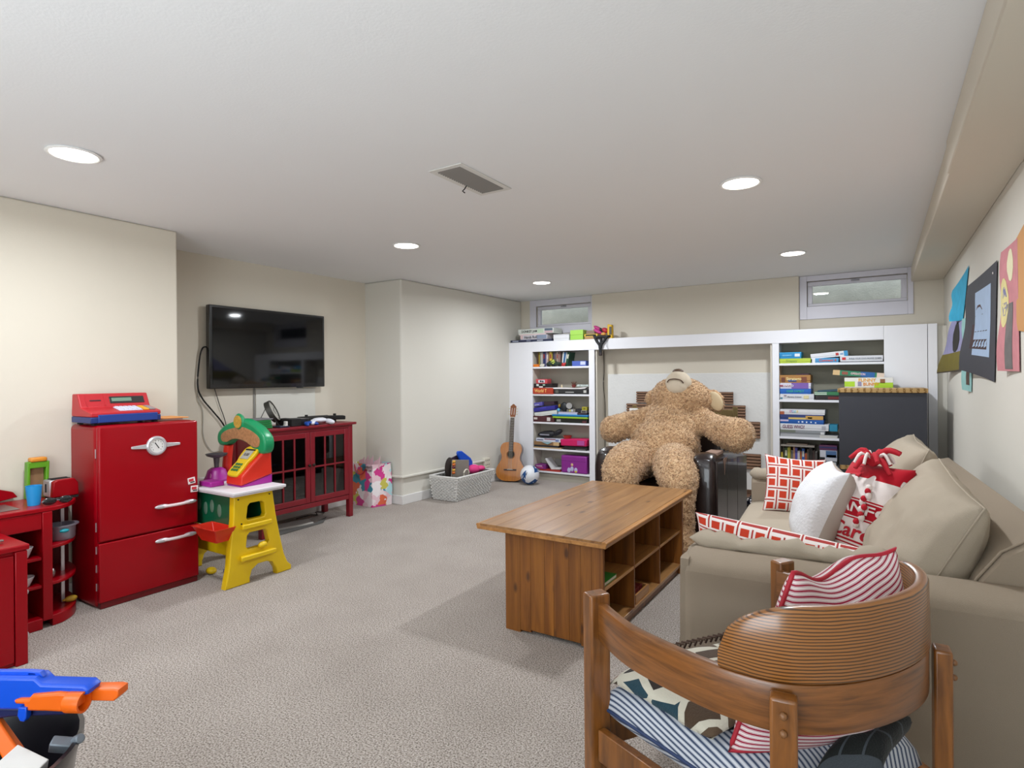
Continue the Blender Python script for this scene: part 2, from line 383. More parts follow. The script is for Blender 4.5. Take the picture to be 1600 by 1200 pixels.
for s in (-1, 1):
    def bl(a, b_, z0, z1): block(*( (cx+a, cx+b_) if s > 0 else (cx-b_, cx-a)), z0, z1)
    bl(0.0, .27, .945, 1.078); bl(.272, .526, .945, 1.078)
    bl(.36, .645, .865 if 0 else .79, .94)
    bl(.56, .785, .60, .775); bl(.56, .79, .285, .445); bl(.56, .79, .01, .075)
M_brass = mat('dull_brass', '#8d7c55', .35, metal=.8, var=.05); M_fireblack = mat('firebox_black', '#121010', .8)
f = MB().box(cx-.57, cx-.52, 6.315, 6.34, .01, .92).box(cx+.52, cx+.57, 6.315, 6.34, .01, .92).box(cx-.52, cx+.52, 6.315, 6.34, .815, .89).build('firebox_frame', M_brass, t, bevel=.004)
MB().box(cx-.52, cx+.52, 6.33, 6.344, .01, .815).build('firebox_opening', M_fireblack, t)  # flat black panel filling the frame
MB().box(cx-.6, cx-.5, 6.30, 6.316, .83, .885).build('painted_reflection', mat('reflection_white', '#f4f2ee', .4, var=0), f, bevel=.002)  # bright reflection on the brass, painted as a flat white plate
h = MB().box(-2.7, -.93, 5.53, 6.31, .001, .03)
M_hearth = mat('hearth_tile', '#6f4d38', .6, var=.2, vscale=5, bump=.3)
tag(h.build('hearth', M_hearth, None, bevel=.003), 'low brown tiled hearth slab in front of the fireplace behind the bear chair', 'hearth')
# cable hanging in the fireplace recess
tag(MB().tube(smooth_path([(-2.73, 6.33, 1.55), (-2.728, 6.33, 1.3), (-2.735, 6.325, 1.15), (-2.72, 6.33, .9), (-2.725, 6.33, .5), (-2.72, 6.33, .03)], 6), .004, 6).build('cable', M_dark, None), 'thin dark cable running down the left inner side of the fireplace recess', 'cable')
# ================================================================ tv
M_tvb = mat('tv_bezel', '#0c0c0e', .25, var=0, coat=.5); M_scr = mat('tv_screen', '#07080b', .05, var=0, spec=.6)
t = thing('television', 'large black flat screen television mounted on the alcove wall', 'television', (-4.40, 3.09, 1.17))
MB().box(-4.43, -4.382, 2.54, 3.645, 1.172, 1.83).build('bezel', M_tvb, t, bevel=.006)
MB().box(-4.3815, -4.3795, 2.565, 3.622, 1.208, 1.812).build('screen', M_scr, t)
MB().box(-4.469, -4.43, 2.95, 3.25, 1.35, 1.65).build('wall_bracket', M_tvb, t)
MB().box(-4.3795, -4.377, 3.33, 3.40, 1.166, 1.176).build('power_light', M_tvb, t)
M_cab = mat('black_cable', '#141414', .5, var=0)
def cable(label, pts, r=.0045, m=None, name='cable'):
    return tag(MB().tube(smooth_path(pts, 8), r, 6).build(name, m or M_cab, None), label, 'cable')
cable('thick black cable looping out left of the television down behind the toy stand', [(-4.44, 2.56, 1.5), (-4.44, 2.52, 1.49), (-4.45, 2.50, 1.40), (-4.45, 2.485, 1.2), (-4.45, 2.52, 1.1), (-4.45, 2.6, 1.0), (-4.45, 2.68, .9), (-4.45, 2.74, .78), (-4.45, 2.76, .6), (-4.45, 2.7, .3), (-4.44, 2.72, .03)], .006)
cable('thin dark cable hanging straight from the television bottom left corner', [(-4.455, 2.62, 1.18), (-4.455, 2.66, 1.05), (-4.455, 2.72, .85), (-4.455, 2.74, .5), (-4.455, 2.8, .02)], .003)
cable('thin grey cable hanging loose on the alcove wall left of the television', [(-4.462, 2.5, 1.2), (-4.462, 2.49, 1.1), (-4.462, 2.53, 1.0), (-4.462, 2.535, .8), (-4.462, 2.60, .68), (-4.462, 2.7, .64), (-4.462, 2.75, .3), (-4.462, 2.75, .02)], .003, mat('grey_cable', '#b5b2aa', .5))
t = thing('cable_cover', 'flat pale cable channel running down the wall below the television', 'cable cover', (-4.465, 2.97, .86))
MB().box(-4.469, -4.462, 2.965, 2.982, .84, 1.19).build('channel', mat('channel_paint', '#8e8b84', .6), t, bevel=.001)
t = thing('wall_panel', 'pale patch panel on the wall below the television behind the red cabinet', 'wall panel', (-4.465, 3.2, .8))
MB().box(-4.4695, -4.464, 2.99, 3.6, .5, 1.16).build('panel', mat('patch_paint', '#d9d7ce', .7), t, bevel=.001)
# ================================================================ red glazed cabinet
M_redc = mat('cabinet_red', '#7c0d1d', .42, var=.06, coat=.15)
M_redin = mat('cabinet_inside', '#4a0c15', .6, var=.05)
M_cglass = glass_mat('cabinet_glass', (.42, .42, .42))
t = thing('glazed_cabinet', 'low red cabinet with two glass grid doors under the television', 'cabinet', (-4.23, 3.2, 0))
CX0, CX1, CY0, CY1, CZ = -4.42, -4.04, 2.745, 3.668, .83
MB().box(CX0-.01, CX1+.015, CY0-.03, CY1+.035, CZ, CZ+.022).build('top', M_redc, t, bevel=.004)
for y in (CY0, CY1-.045):
    for x in (CX1-.045, CX0):
        MB().prism([(x+.045, 0.001), (x+.045, CZ), (x, CZ), (x, .0), (x+.01, .001)], 'y', y, y+.045).build('leg', M_redc, t, bevel=.003)
MB().box(CX0+.02, CX1-.004, CY0+.045, CY1-.045, .16, .2).build('bottom_rail', M_redc, t, bevel=.003)
MB().box(CX0+.02, CX1-.004, CY0+.045, CY1-.045, .80, CZ).build('top_rail', M_redc, t, bevel=.002)
for y in (CY0+.01, CY1-.024): MB().box(CX0+.045, CX1-.045, y, y+.014, .17, CZ).build('side_panel', M_redc, t, bevel=.001)
MB().box(CX0+.003, CX0+.012, CY0+.045, CY1-.045, .17, CZ).build('back_panel', M_redin, t)
MB().box(CX0+.02, CX1-.03, CY0+.045, CY1-.045, .49, .505).build('shelf', M_redc, t)
MB().box(CX0+.02, CX1-.03, CY0+.045, CY1-.045, .2, .212).build('bottom_board', M_redin, t)
def door(y0, y1, knob):
    z0, z1 = .205, .797; s = .045; d = MB().box(CX1-.02, CX1, y0, y0+s, z0, z1).box(CX1-.02, CX1, y1-s, y1, z0, z1).box(CX1-.02, CX1, y0+s, y1-s, z1-s, z1).box(CX1-.02, CX1, y0+s, y1-s, z0, z0+s).build('door', M_redc, t, bevel=.003)
    w = (y1-y0-2*s)
    for k in (1, 2): MB().box(CX1-.017, CX1-.001, y0+s+w*k/3-.007, y0+s+w*k/3+.007, z0+s, z1-s).build('muntin', M_redc, d, bevel=.002)
    MB().box(CX1-.0165, CX1-.0015, y0+s, y1-s, .493, .507).build('muntin', M_redc, d, bevel=.002)
    MB().box(CX1-.0115, CX1-.0095, y0+s-.004, y1-s+.004, z0+s-.004, z1-s+.004).build('glass', M_cglass, d)
    MB().cyl((CX1, knob, .52), (CX1+.012, knob, .52), .006, .006).ell((CX1+.018, knob, .52), (.01, .013, .013), 12).build('knob', mat('knob_bronze', '#2b2018', .4, metal=.5), d)
door(CY0+.047, 3.2045, 3.185); door(3.2085, CY1-.047, 3.228)
def simple(name, label, cat, m, mb, group=None, **k):
    return tag(mb.build(name, m, None, **k), label, cat, group)
# things inside the cabinet
simple('toy_dish', 'blue toy dish on the middle shelf inside the red cabinet', 'toy', mat('toy_blue', '#2c6fb0', .4), MB().lathe([(.03, 0), (.07, .03), (.065, .035), (.02, .01)], 18, (-4.2, 2.95, .506)))
simple('folded_blanket', 'blue folded blanket in the bottom of the red cabinet behind the left door', 'blanket', mat('denim_cloth', '#4a5a86', .9, bump=.5), MB().ell((-4.2, 3.0, .262), (.12, .16, .05), 18))
simple('plush_bundle', 'orange and white stuffed toy on the blanket inside the red cabinet', 'toy', mat('orange_felt', '#c8603a', .9), MB().ell((-4.19, 2.95, .345), (.06, .09, .034), 14))
simple('plush_bundle', 'white stuffed toy on the blanket inside the red cabinet', 'toy', mat('white_felt', '#d6d4d0', .9), MB().ell((-4.18, 3.12, .335), (.06, .06, .035), 14))
simple('paper_stack', 'stack of pale papers in the bottom of the red cabinet behind the right door', 'papers', mat('paper_blue_grey', '#9fa9c4', .8), MB().box(-4.28, -4.09, 3.28, 3.5, .213, .235), bevel=.002)
# ---------------------------------------------------------------- on top of the cabinet
ZT = CZ+.0225
def tb(y0, y1, x0=-4.2, x1=-4.1, z=0): return x0, x1, y0, y1
t = thing('game_case', 'stack of green game cases lying at the left end of the red cabinet', 'games', (-4.2, 2.82, ZT))
M_gr = mat('case_green', '#1f7a3e', .4)
for i in range(4): MB().box(-4.29, -4.12, 2.745+.004*i, 2.905-.004*i, ZT+.017*i, ZT+.017*i+.0155).build('case', M_gr, t, bevel=.002)
MB().box(-4.28, -4.12, 2.745, 2.91, ZT+.0685, ZT+.078).build('case', mat('case_grey', '#77757a', .5), t, bevel=.002)
simple('tablet', 'dark blue flat tablet under the round clock on the red cabinet', 'tablet', mat('tablet_navy', '#20243a', .35), MB().box(-4.17, -4.06, 2.93, 3.02, ZT, ZT+.012), bevel=.003)
t = thing('desk_clock', 'grey metal drum clock tilted back on a wire stand on the red cabinet', 'clock', (-4.25, 2.98, ZT))
M_clk = mat('clock_metal', '#4d4c47', .45, metal=.4); M_face = mat('clock_face', '#b9b6ac', .5)
Mk = Matrix.Translation((-4.24, 2.985, ZT+.125)) @ Euler((R(-18), R(62), R(22))).to_matrix().to_4x4()
def MK(p): return Mk @ V(p)
rs = [[MK((r*math.cos(2*PI*i/28), r*math.sin(2*PI*i/28), z)) for i in range(28)] for r, z in ((.0001, -.022), (.092, -.022), (.092, .022), (.085, .022), (.085, .012), (.0001, .012))]
MB().rings(rs).build('drum', M_clk, t)
MB().rings([[MK((.084*math.cos(2*PI*i/28), .084*math.sin(2*PI*i/28), z)) for i in range(28)] for z in (.0125, .0135)]).build('dial', M_face, t)
m_ = MB()
for k in range(12):
    a = 2*PI*k/12; m_.box(.068, .08, -.002, .002, .0138, .0146, Mk @ Matrix.Rotation(a, 4, 'Z'))
m_.box(-.005, .055, -.002, .002, .0148, .0158, Mk @ Matrix.Rotation(2.2, 4, 'Z')).box(-.005, .035, -.003, .003, .0148, .0158, Mk @ Matrix.Rotation(.7, 4, 'Z'))
m_.build('hands', M_dark, t)
MB().tube([MK((-.09, .05, -.01)), (-4.31, 2.89, ZT+.003)], .003).tube([MK((.092, .0, 0)), (-4.2, 3.01, ZT+.003)], .004).tube([MK((.06, -.07, 0)), (-4.2, 3.03, ZT+.003)], .004).build('wire_stand', M_clk, t)
simple('charger_plug', 'small white plug and cord beside the round clock', 'plug', mat('plug_white', '#d8d5cf', .5), MB().box(-4.14, -4.11, 3.02, 3.04, ZT, ZT+.045).box(-4.1, -4.07, 2.985, 3.01, ZT, ZT+.02), bevel=.003)
t = thing('game_console', 'black box game console on the middle of the red cabinet', 'game console', (-4.2, 3.12, ZT))
MB().box(-4.3, -4.09, 3.06, 3.155, ZT, ZT+.06).build('body', M_dark, t, bevel=.003)
MB().box(-4.3, -4.12, 3.157, 3.27, ZT, ZT+.055).build('body', mat('console_grey', '#25262b', .35), t, bevel=.003)
def pad(label, m, y, x, z, rz, s=1):
    t = thing('game_controller', label, 'game controller', (x, y, z), rz)
    k = MB(); k.ell((0, 0, .028*s), (.035*s, .055*s, .018*s), 16).ell((.03*s, .06*s, .018*s), (.045*s, .022*s, .018*s), 12, Euler((0, .15, .4)).to_matrix()).ell((.03*s, -.06*s, .018*s), (.045*s, .022*s, .018*s), 12, Euler((0, .15, -.4)).to_matrix())
    k.build('shell', m, t, world=False, smooth=60)
    MB().cyl((-.01, .03, .04), (-.01, .03, .056), .009).cyl((.01, -.02, .04), (.01, -.02, .056), .009).build('thumbstick', M_dark if 'white' not in label else mat('pad_grey', '#bfbfc4', .5), t, world=False)
    return t
pad('blue game controller lying at the front of the red cabinet', mat('pad_blue', '#15469c', .35), 3.215, -4.075, ZT, .2, .8)
pad('white game controller lying on the red cabinet beside the blue one', mat('pad_white', '#dcdce4', .35), 3.35, -4.1, ZT, -.3, 1.25)
t = thing('toy_guitar_controller', 'flat black guitar shaped game controller at the right end of the red cabinet', 'game controller', (-4.28, 3.5, ZT))
MB().prism([(-4.38, 3.33), (-4.24, 3.33), (-4.2, 3.42), (-4.22, 3.55), (-4.12, 3.66), (-4.2, 3.7), (-4.3, 3.62), (-4.36, 3.66), (-4.4, 3.5)], 'z', ZT+.02, ZT+.055).build('body', M_dark, t, bevel=.008, seg=3)
MB().box(-4.36, -4.34, 3.4, 3.42, ZT, ZT+.07).box(-4.22, -4.2, 3.6, 3.62, ZT, ZT+.075).box(-4.34, -4.32, 3.58, 3.6, ZT, ZT+.03).build('knob', M_dark, t, bevel=.002)
# ---------------------------------------------------------------- under the cabinet
simple('floor_board', 'flat pale grey board lying on the carpet under the red cabinet', 'board', mat('board_grey', '#b9b6b0', .6), MB().prism([(-4.36, 2.9), (-4.2, 2.85), (-4.1, 3.28), (-4.25, 3.34)], 'z', .001, .018), bevel=.003)
simple('floor_mat', 'dark grey flat mat on the carpet under the red cabinet', 'mat', mat('mat_grey', '#5c5a57', .9), MB().prism([(-4.16, 2.82), (-4.03, 2.8), (-4.06, 3.35), (-4.2, 3.5), (-4.09, 3.28)], 'z', .001, .01), bevel=.002)
simple('wires', 'tangle of loose black wires on the carpet behind the red cabinet right leg', 'wires', M_cab, MB().tube(smooth_path([(-4.36, 3.3, .01), (-4.3, 3.4, .03), (-4.33, 3.5, .01), (-4.28, 3.45, .05), (-4.3, 3.55, .02), (-4.35, 3.6, .01)], 6), .004, 6))
# ================================================================ toy kitchen
M_tr = mat('toy_red', '#930010', .32, var=.04, coat=.1, spec=.25); M_trd = mat('toy_red_dark', '#620008', .45, var=.05)
M_chr = mat('toy_chrome', '#cfcdd2', .28, metal=.55, var=0); M_steel = mat('steel', '#9b9a98', .3, metal=.9, var=.03)
t = thing('toy_fridge', 'tall red retro toy refrigerator with a round silver dial', 'toy fridge', (-3.74, 1.72, 0))
FX = -3.565
MB().box(-3.915, FX-.03, 1.446, 1.99, .0, .995).build('body', M_tr, t, bevel=.025, seg=4)
d1 = MB().box(FX-.03, FX, 1.448, 1.99, .362, .993).build('upper_door', M_tr, t, bevel=.012, seg=3)
d2 = MB().box(FX-.03, FX, 1.448, 1.99, .035, .356).build('lower_door', M_tr, t, bevel=.006, seg=3)
MB().box(-3.9, FX-.006, 1.455, 1.985, .001, .034).build('plinth', M_trd, t, bevel=.003)
def bar_handle(z, par):
    y0, y1 = 1.735, 1.966
    MB().tube(smooth_path([(FX+.0, y0+.03, z), (FX+.018, y0+.05, z), (FX+.028, (y0+y1)/2, z), (FX+.018, y1-.05, z), (FX, y1-.03, z)], 6), .009, 10).build('handle', mat('handle_white', '#d9c7c9', .4), par)
    for s, y in ((1, y0), (-1, y1)): MB().ell((FX+.012, y+s*.035, z), (.011, .042, .013), 14).build('handle_end', M_chr, par)
bar_handle(.502, d1); bar_handle(.304, d2)
Y, Z = 1.744, .861
g = MB(); g.lathe([(.0001, 0), (.056, 0), (.056, .01), (.05, .016), (.042, .016), (.04, .010), (.0001, .010)], 32, (FX, Y, Z), Matrix.Rotation(PI/2, 3, 'Y'))
dl = g.build('dial', M_chr, t)
MB().lathe([(.0001, .0102), (.039, .0102), (.039, .0112), (.0001, .0112)], 28, (FX, Y, Z), Matrix.Rotation(PI/2, 3, 'Y')).build('dial_face', mat('dial_white', '#d9d6d3', .4), dl)
k = MB()
for i in range(10):
    a = PI*(-.25) + i*PI*1.5/9
    k.box(FX+.0112, FX+.0122, Y+.03*math.cos(a)-.001, Y+.03*math.cos(a)+.001, Z+.03*math.sin(a)-.003, Z+.03*math.sin(a)+.003)
k.tube([(FX+.013, Y+.01, Z-.014), (FX+.013, Y-.012, Z+.02)], .0022, 6)
k.build('needle', M_dark, dl)
for s in (-1, 1):
    MB().prism([(Y+s*.05, Z-.014), (Y+s*.05, Z+.014), (Y+s*.135, Z+.007), (Y+s*.135, Z-.007)], 'x', FX, FX+.008).build('dial_wing', M_chr, t, bevel=.003, seg=3)
for z in (.30, .2, .1): MB().box(FX-.032, FX-.028, 1.444, 1.448, z, z+.04).build('hinge', M_chr, t)
for z in (.82, .42): MB().box(FX-.032, FX-.028, 1.444, 1.448, z, z+.05).build('hinge', M_chr, t)
M_magw = mat('magnet_white', '#e6dcdc', .5); M_magr = mat('magnet_red', '#c22a38', .5); M_ink = mat('ink_dark', '#2d1c22', .6)
def magnet(label, y, z, a):
    t = thing('fridge_magnet', label, 'magnet', (FX, y, z), rot=(a, 0, 0))
    MB().box(.0005, .004, -.022, .022, -.019, .019).build('plate', M_magw, t, world=False, bevel=.001)
    MB().box(.004, .0048, -.017, .012, -.004, .012).build('print', M_magr, t, world=False)
    MB().box(.004, .0048, -.01, .017, -.013, -.006).build('print', M_ink, t, world=False)
magnet('small white and red square magnet, upper of two on the toy fridge door', 1.947, .626, .12)
magnet('small white and red square magnet, lower of two on the toy fridge door', 1.964, .574, -.05)
# ---------------------------------------------------------------- cash register
t = thing('toy_cash_register', 'red and blue toy cash register standing on the toy fridge', 'toy cash register', (-3.74, 1.6, .996))
x1, x0, y0, y1, z = -3.62, -3.86, 1.405, 1.725, .996
y0, y1 = 1.435, 1.80
MB().prism([(x0, z+.012), (x1, z+.012), (x1, z+.045), (x0, z+.045)], 'y', y0, y1).build('base', mat('register_blue', '#162d6d', .4), t, bevel=.004)
MB().prism([(x0, z+.0455), (x1, z+.0455), (x1, z+.07), (x0+.115, z+.095), (x0+.075, z+.172), (x0+.01, z+.172)], 'y', y0, y1).build('body', mat('register_red', '#b32029', .4, var=.03), t, bevel=.006, seg=3)
MB().box(x1, x1+.006, y0+.035, y1-.02, z+.014, z+.058).build('cash_drawer', mat('register_blue2', '#1b3a86', .4), t, bevel=.003)
for y in (y0+.02, y1-.03): MB().box(x0+.02, x0+.05, y, y+.02, z, z+.012).build('foot', M_dark, t)
for y in (y0+.02, y1-.03): MB().box(x1-.05, x1-.02, y, y+.02, z, z+.012).build('foot', M_dark, t)
th = math.atan2(.077, -.04); Mp = Matrix.Translation((x0+.095, (y0+y1)/2, z+.1335)) @ Matrix.Rotation(R(62.5), 4, 'Y')
def on_panel(a, b_, c, d, h=.003): return MB().box(-d, -c, a, b_, 0, h, Mp)
on_panel(-.03, .155, -.022, .022).build('display_frame', mat('display_dark', '#2c2b2a', .3), t, bevel=.001)
on_panel(-.02, .085, -.010, .012, .0042).build('display', mat('lcd_green', '#6f8a78', .25), t)
on_panel(-.15, -.145, -.035, .035, .004).build('rib', mat('register_red', ''), t)
on_panel(-.058, -.053, -.035, .035, .004).build('rib', mat('register_red', ''), t)
on_panel(-.13, -.075, -.004, .002, .0035).build('print', M_ink, t)
Mq = Matrix.Translation((x0+.18, (y0+y1)/2, z+.0825)) @ Matrix.Rotation(R(11.3), 4, 'Y')
kp = MB().box(-.045, .045, -.03, .09, 0, .004, Mq).build('keypad', mat('keys_white', '#d3d3e4', .4), t, bevel=.001)
k = MB()
for i in range(4):
    for j in range(5): k.box(-.04+i*.021, -.024+i*.021, -.026+j*.0232, -.008+j*.0232, .004, .009, Mq)
k.build('key_block', mat('keys_white', ''), kp, bevel=.001)
MB().box(-.045, .045, .096, .125, 0, .007, Mq).build('yellow_keys', mat('keys_yellow', '#e3a52a', .4), t, bevel=.001)
MB().box(-.045, .045, .13, .16, 0, .007, Mq).build('red_keys', mat('keys_grey', '#8f8688', .4), t, bevel=.001)
t = thing('paper_booklet', 'thin orange covered booklet lying on the toy fridge behind the register', 'booklet', (-3.75, 1.9, .996))
MB().prism([(-3.86, 1.82), (-3.68, 1.81), (-3.66, 1.95), (-3.85, 1.975)], 'z', .9965, 1.008).build('pages', mat('pages', '#cdb6a8', .8), t, bevel=.001)
MB().prism([(-3.865, 1.815), (-3.66, 1.81), (-3.64, 1.975), (-3.86, 1.98)], 'z', 1.0085, 1.014).build('cover', mat('cover_orange', '#d99450', .6, var=.2, vscale=20), t, bevel=.001)
# ---------------------------------------------------------------- sink unit with rounded end shelves
t = thing('toy_sink_unit', 'red toy kitchen sink unit with open rounded end shelves beside the toy fridge', 'toy kitchen', (-3.73, 1.1, 0))
SX = -3.54
def quarter(y_s=1.215, y_e=1.43, x_f=SX, x_b=-3.9, inset=0):
    pts = [(x_b, .62), (x_f-inset, .62), (x_f-inset, y_s)]
    for i in range(1, 13):
        a = PI/2*i/12; pts.append((x_b + (x_f-inset-x_b)*math.cos(a), y_s + (y_e-inset-y_s)*math.sin(a)))
    return pts
MB().prism(quarter(), 'z', .585, .607).build('worktop', M_tr, t, bevel=.004)
MB().box(-3.90, SX-.006, .62, 1.19, .50, .584).build('apron', M_tr, t, bevel=.003)
MB().box(-3.90, SX, 1.19, 1.232, .04, .584).build('divider', M_tr, t, bevel=.003)
MB().box(-3.905, -3.895, .62, 1.43, .04, .584).build('back_panel', M_trd, t)
def qshelf(z, h=.016):
    y_s, y_e, x_b = 1.2325, 1.425, -3.894
    pts = [(x_b, y_s), (SX-.01, y_s)] + [(x_b + (SX-.01-x_b)*math.cos(PI/2*i/12), y_s+(y_e-y_s)*math.sin(PI/2*i/12)) for i in range(1, 13)]
    MB().prism(pts, 'z', z-h, z).build('end_shelf', M_tr, t, bevel=.003)
qshelf(.408); qshelf(.224); qshelf(.055, .054)
MB().box(-3.89, SX-.008, .62, 1.189, .205, .22).build('shelf', M_tr, t, bevel=.002)
MB().box(-3.89, SX-.0, .62, 1.189, .001, .055).build('plinth', M_tr, t, bevel=.003)
MB().box(-3.73, -3.715, 1.33, 1.345, .055, .584).build('post', M_chr, t)
MB().prism([(.7, .608), (1.08, .608), (1.2, .625), (1.18, .655), (1.09, .69), (.9, .715), (.7, .72)], 'x', -3.905, -3.885).build('backsplash', M_tr, t, bevel=.004, seg=3)
MB().cyl((-3.885, .98, .665), (-3.87, .98, .665), .012).build('knob', M_chr, t)
b = MB(); b.rings([[(x, y, z) for x, y in ((-3.8, .75), (-3.6, .75), (-3.6, 1.12), (-3.8, 1.12))] for z in (.608,)] + [[(x, y, .61) for x, y in ((-3.8, .75), (-3.6, .75), (-3.6, 1.12), (-3.8, 1.12))], [(x, y, .6095) for x, y in ((-3.785, .765), (-3.615, .765), (-3.615, 1.105), (-3.785, 1.105))], [(x, y, .6078) for x, y in ((-3.77, .78), (-3.63, .78), (-3.63, 1.09), (-3.77, 1.09))]])
b.build('sink_basin', M_steel, t, bevel=.0005)
# things on the sink unit
ZC = .6075
simple('toy_cup', 'light blue plastic toy cup on the sink unit worktop', 'cup', mat('cup_blue', '#1c8fd0', .4), MB().lathe([(.0001, 0), (.026, 0), (.035, .1), (.032, .1), (.024, .004), (.0001, .004)], 24, (-3.66, 1.195, ZC)))
t = thing('toy_toaster', 'small red and silver toy toaster next to the toy fridge', 'toy toaster', (-3.78, 1.35, ZC), .0)
MB().prism([(1.293, ZC+.012), (1.415, ZC+.012), (1.412, ZC+.08), (1.395, ZC+.105), (1.32, ZC+.105), (1.298, ZC+.095)], 'x', -3.75, -3.715).build('side_shell', M_tr, t, bevel=.006, seg=3)
MB().box(-3.84, -3.751, 1.293, 1.405, ZC+.01, ZC+.1).build('body', M_chr, t, bevel=.008, seg=3)
MB().box(-3.835, -3.715, 1.30, 1.412, ZC, ZC+.0115).build('base', M_dark, t)
MB().box(-3.80, -3.79, 1.289, 1.294, ZC+.035, ZC+.08).build('slider_slot', M_dark, t)
MB().box(-3.825, -3.805, 1.31, 1.395, ZC+.1, ZC+.104).box(-3.79, -3.77, 1.31, 1.395, ZC+.1, ZC+.104).build('slots', M_dark, t)
t = thing('sunglasses', 'dark toy sunglasses lying folded at the front edge of the sink unit', 'sunglasses', (-3.58, 1.24, ZC))
M_sg = mat('shades', '#16181c', .12, var=0, coat=.6)
for y in (1.235, 1.305): MB().ell((-3.585, y, ZC+.02), (.008, .031, .019), 18).build('lens', M_sg, t)
MB().tube([(-3.58, 1.26, ZC+.026), (-3.577, 1.27, ZC+.03), (-3.58, 1.28, ZC+.026)], .004).build('bridge', M_sg, t)
MB().tube([(-3.585, 1.205, ZC+.022), (-3.66, 1.23, ZC+.008)], .003).tube([(-3.585, 1.335, ZC+.022), (-3.66, 1.27, ZC+.008)], .003).build('temple', mat('temple_grey', '#8a8d92', .3), t)
t = thing('toy_blender', 'green and orange toy drink stand with a brown panel behind the blue cup', 'toy', (-3.85, 1.2, ZC))
M_lg = mat('lime_green', '#5c9a1c', .4)
MB().prism([(1.225, ZC+.001), (1.24, ZC+.001), (1.243, ZC+.195), (1.23, ZC+.2)], 'x', -3.89, -3.845).prism([(1.305, ZC+.001), (1.32, ZC+.001), (1.328, ZC+.2), (1.313, ZC+.195)], 'x', -3.89, -3.845).box(-3.89, -3.845, 1.235, 1.32, ZC+.165, ZC+.2).build('frame', M_lg, t, bevel=.004, seg=3)
MB().box(-3.888, -3.838, 1.242, 1.316, ZC+.1985, ZC+.222).build('top_cap', mat('cap_orange', '#d98c2b', .4), t, bevel=.008, seg=3)
MB().box(-3.885, -3.87, 1.24, 1.308, ZC+.002, ZC+.165).build('panel', mat('kraft_brown', '#8d6b4a', .7, var=.15, vscale=25), t, bevel=.001)
t = thing('toy_pot', 'silver toy cooking pot on the upper rounded end shelf', 'toy pot', (-3.66, 1.3, .409))
MB().lathe([(.0001, 0), (.055, 0), (.062, .01), (.064, .07), (.078, .073), (.078, .078), (.060, .078), (.058, .012), (.0001, .006)], 26, (-3.66, 1.31, .409)).build('bowl', mat('pot_grey', '#8d8b98', .3, metal=.5), t)
MB().ell((-3.59, 1.3, .462), (.012, .022, .01), 12).build('handle', mat('teal_plastic', '#1b9aa8', .4), t)
simple('toy_ball', 'small steel toy tea strainer on the middle rounded end shelf', 'toy', M_steel, MB().ell((-3.62, 1.255, .251), (.016, .016, .026), 14))
simple('toy_lemon', 'small yellow toy lemon on the bottom rounded end shelf', 'toy food', mat('lemon', '#b8932a', .5), MB().ell((-3.68, 1.36, .0725), (.017, .03, .017), 14).ell((-3.68, 1.33, .0725), (.006, .01, .006), 8))
simple('toy_plate', 'white toy dish on the upper inner shelf of the sink unit', 'toy dish', mat('dish_white', '#d8d6da', .35), MB().lathe([(.0001, 0), (.03, 0), (.05, .05), (.046, .05), (.028, .004), (.0001, .004)], 22, (-3.6, 1.12, .3635)))
simple('toy_bowl', 'white toy bowl on the lower inner shelf of the sink unit', 'toy dish', mat('dish_white', ''), MB().lathe([(.0001, 0), (.025, 0), (.045, .045), (.041, .045), (.024, .004), (.0001, .004)], 22, (-3.6, 1.13, .221)))
MB().box(-3.89, SX-.008, .62, 1.189, .345, .36).build('shelf', M_tr, bpy.data.objects['toy_sink_unit'], bevel=.002)
# ---------------------------------------------------------------- stove unit at the left frame edge
t = thing('toy_stove_unit', 'red toy kitchen stove unit at the left edge in front of the sink unit', 'toy kitchen', (-3.38, .75, 0))
MB().box(-3.525, -3.19, .45, 1.0, .0, .5).build('body', M_tr, t, bevel=.004)
MB().box(-3.53, -3.17, .43, 1.02, .5005, .526).build('worktop', M_tr, t, bevel=.006, seg=3)
MB().box(-3.1895, -3.175, .46, .965, .02, .485).build('front_panel', M_tr, t, bevel=.003)
MB().box(-3.1895, -3.172, .968, 1.012, .0, .499).build('corner_post', M_tr, t, bevel=.004)
for z in (.11, .3):
    MB().cyl((-3.23, 1.0, z), (-3.23, 1.012, z), .006).ell((-3.23, 1.022, z), (.014, .011, .014), 14).build('knob', M_chr, t)
MB().box(-3.4, -3.26, .78, .92, .5265, .534).box(-3.29, -3.27, .74, .96, .534, .542).build('burner_grate', M_steel, t, bevel=.002)
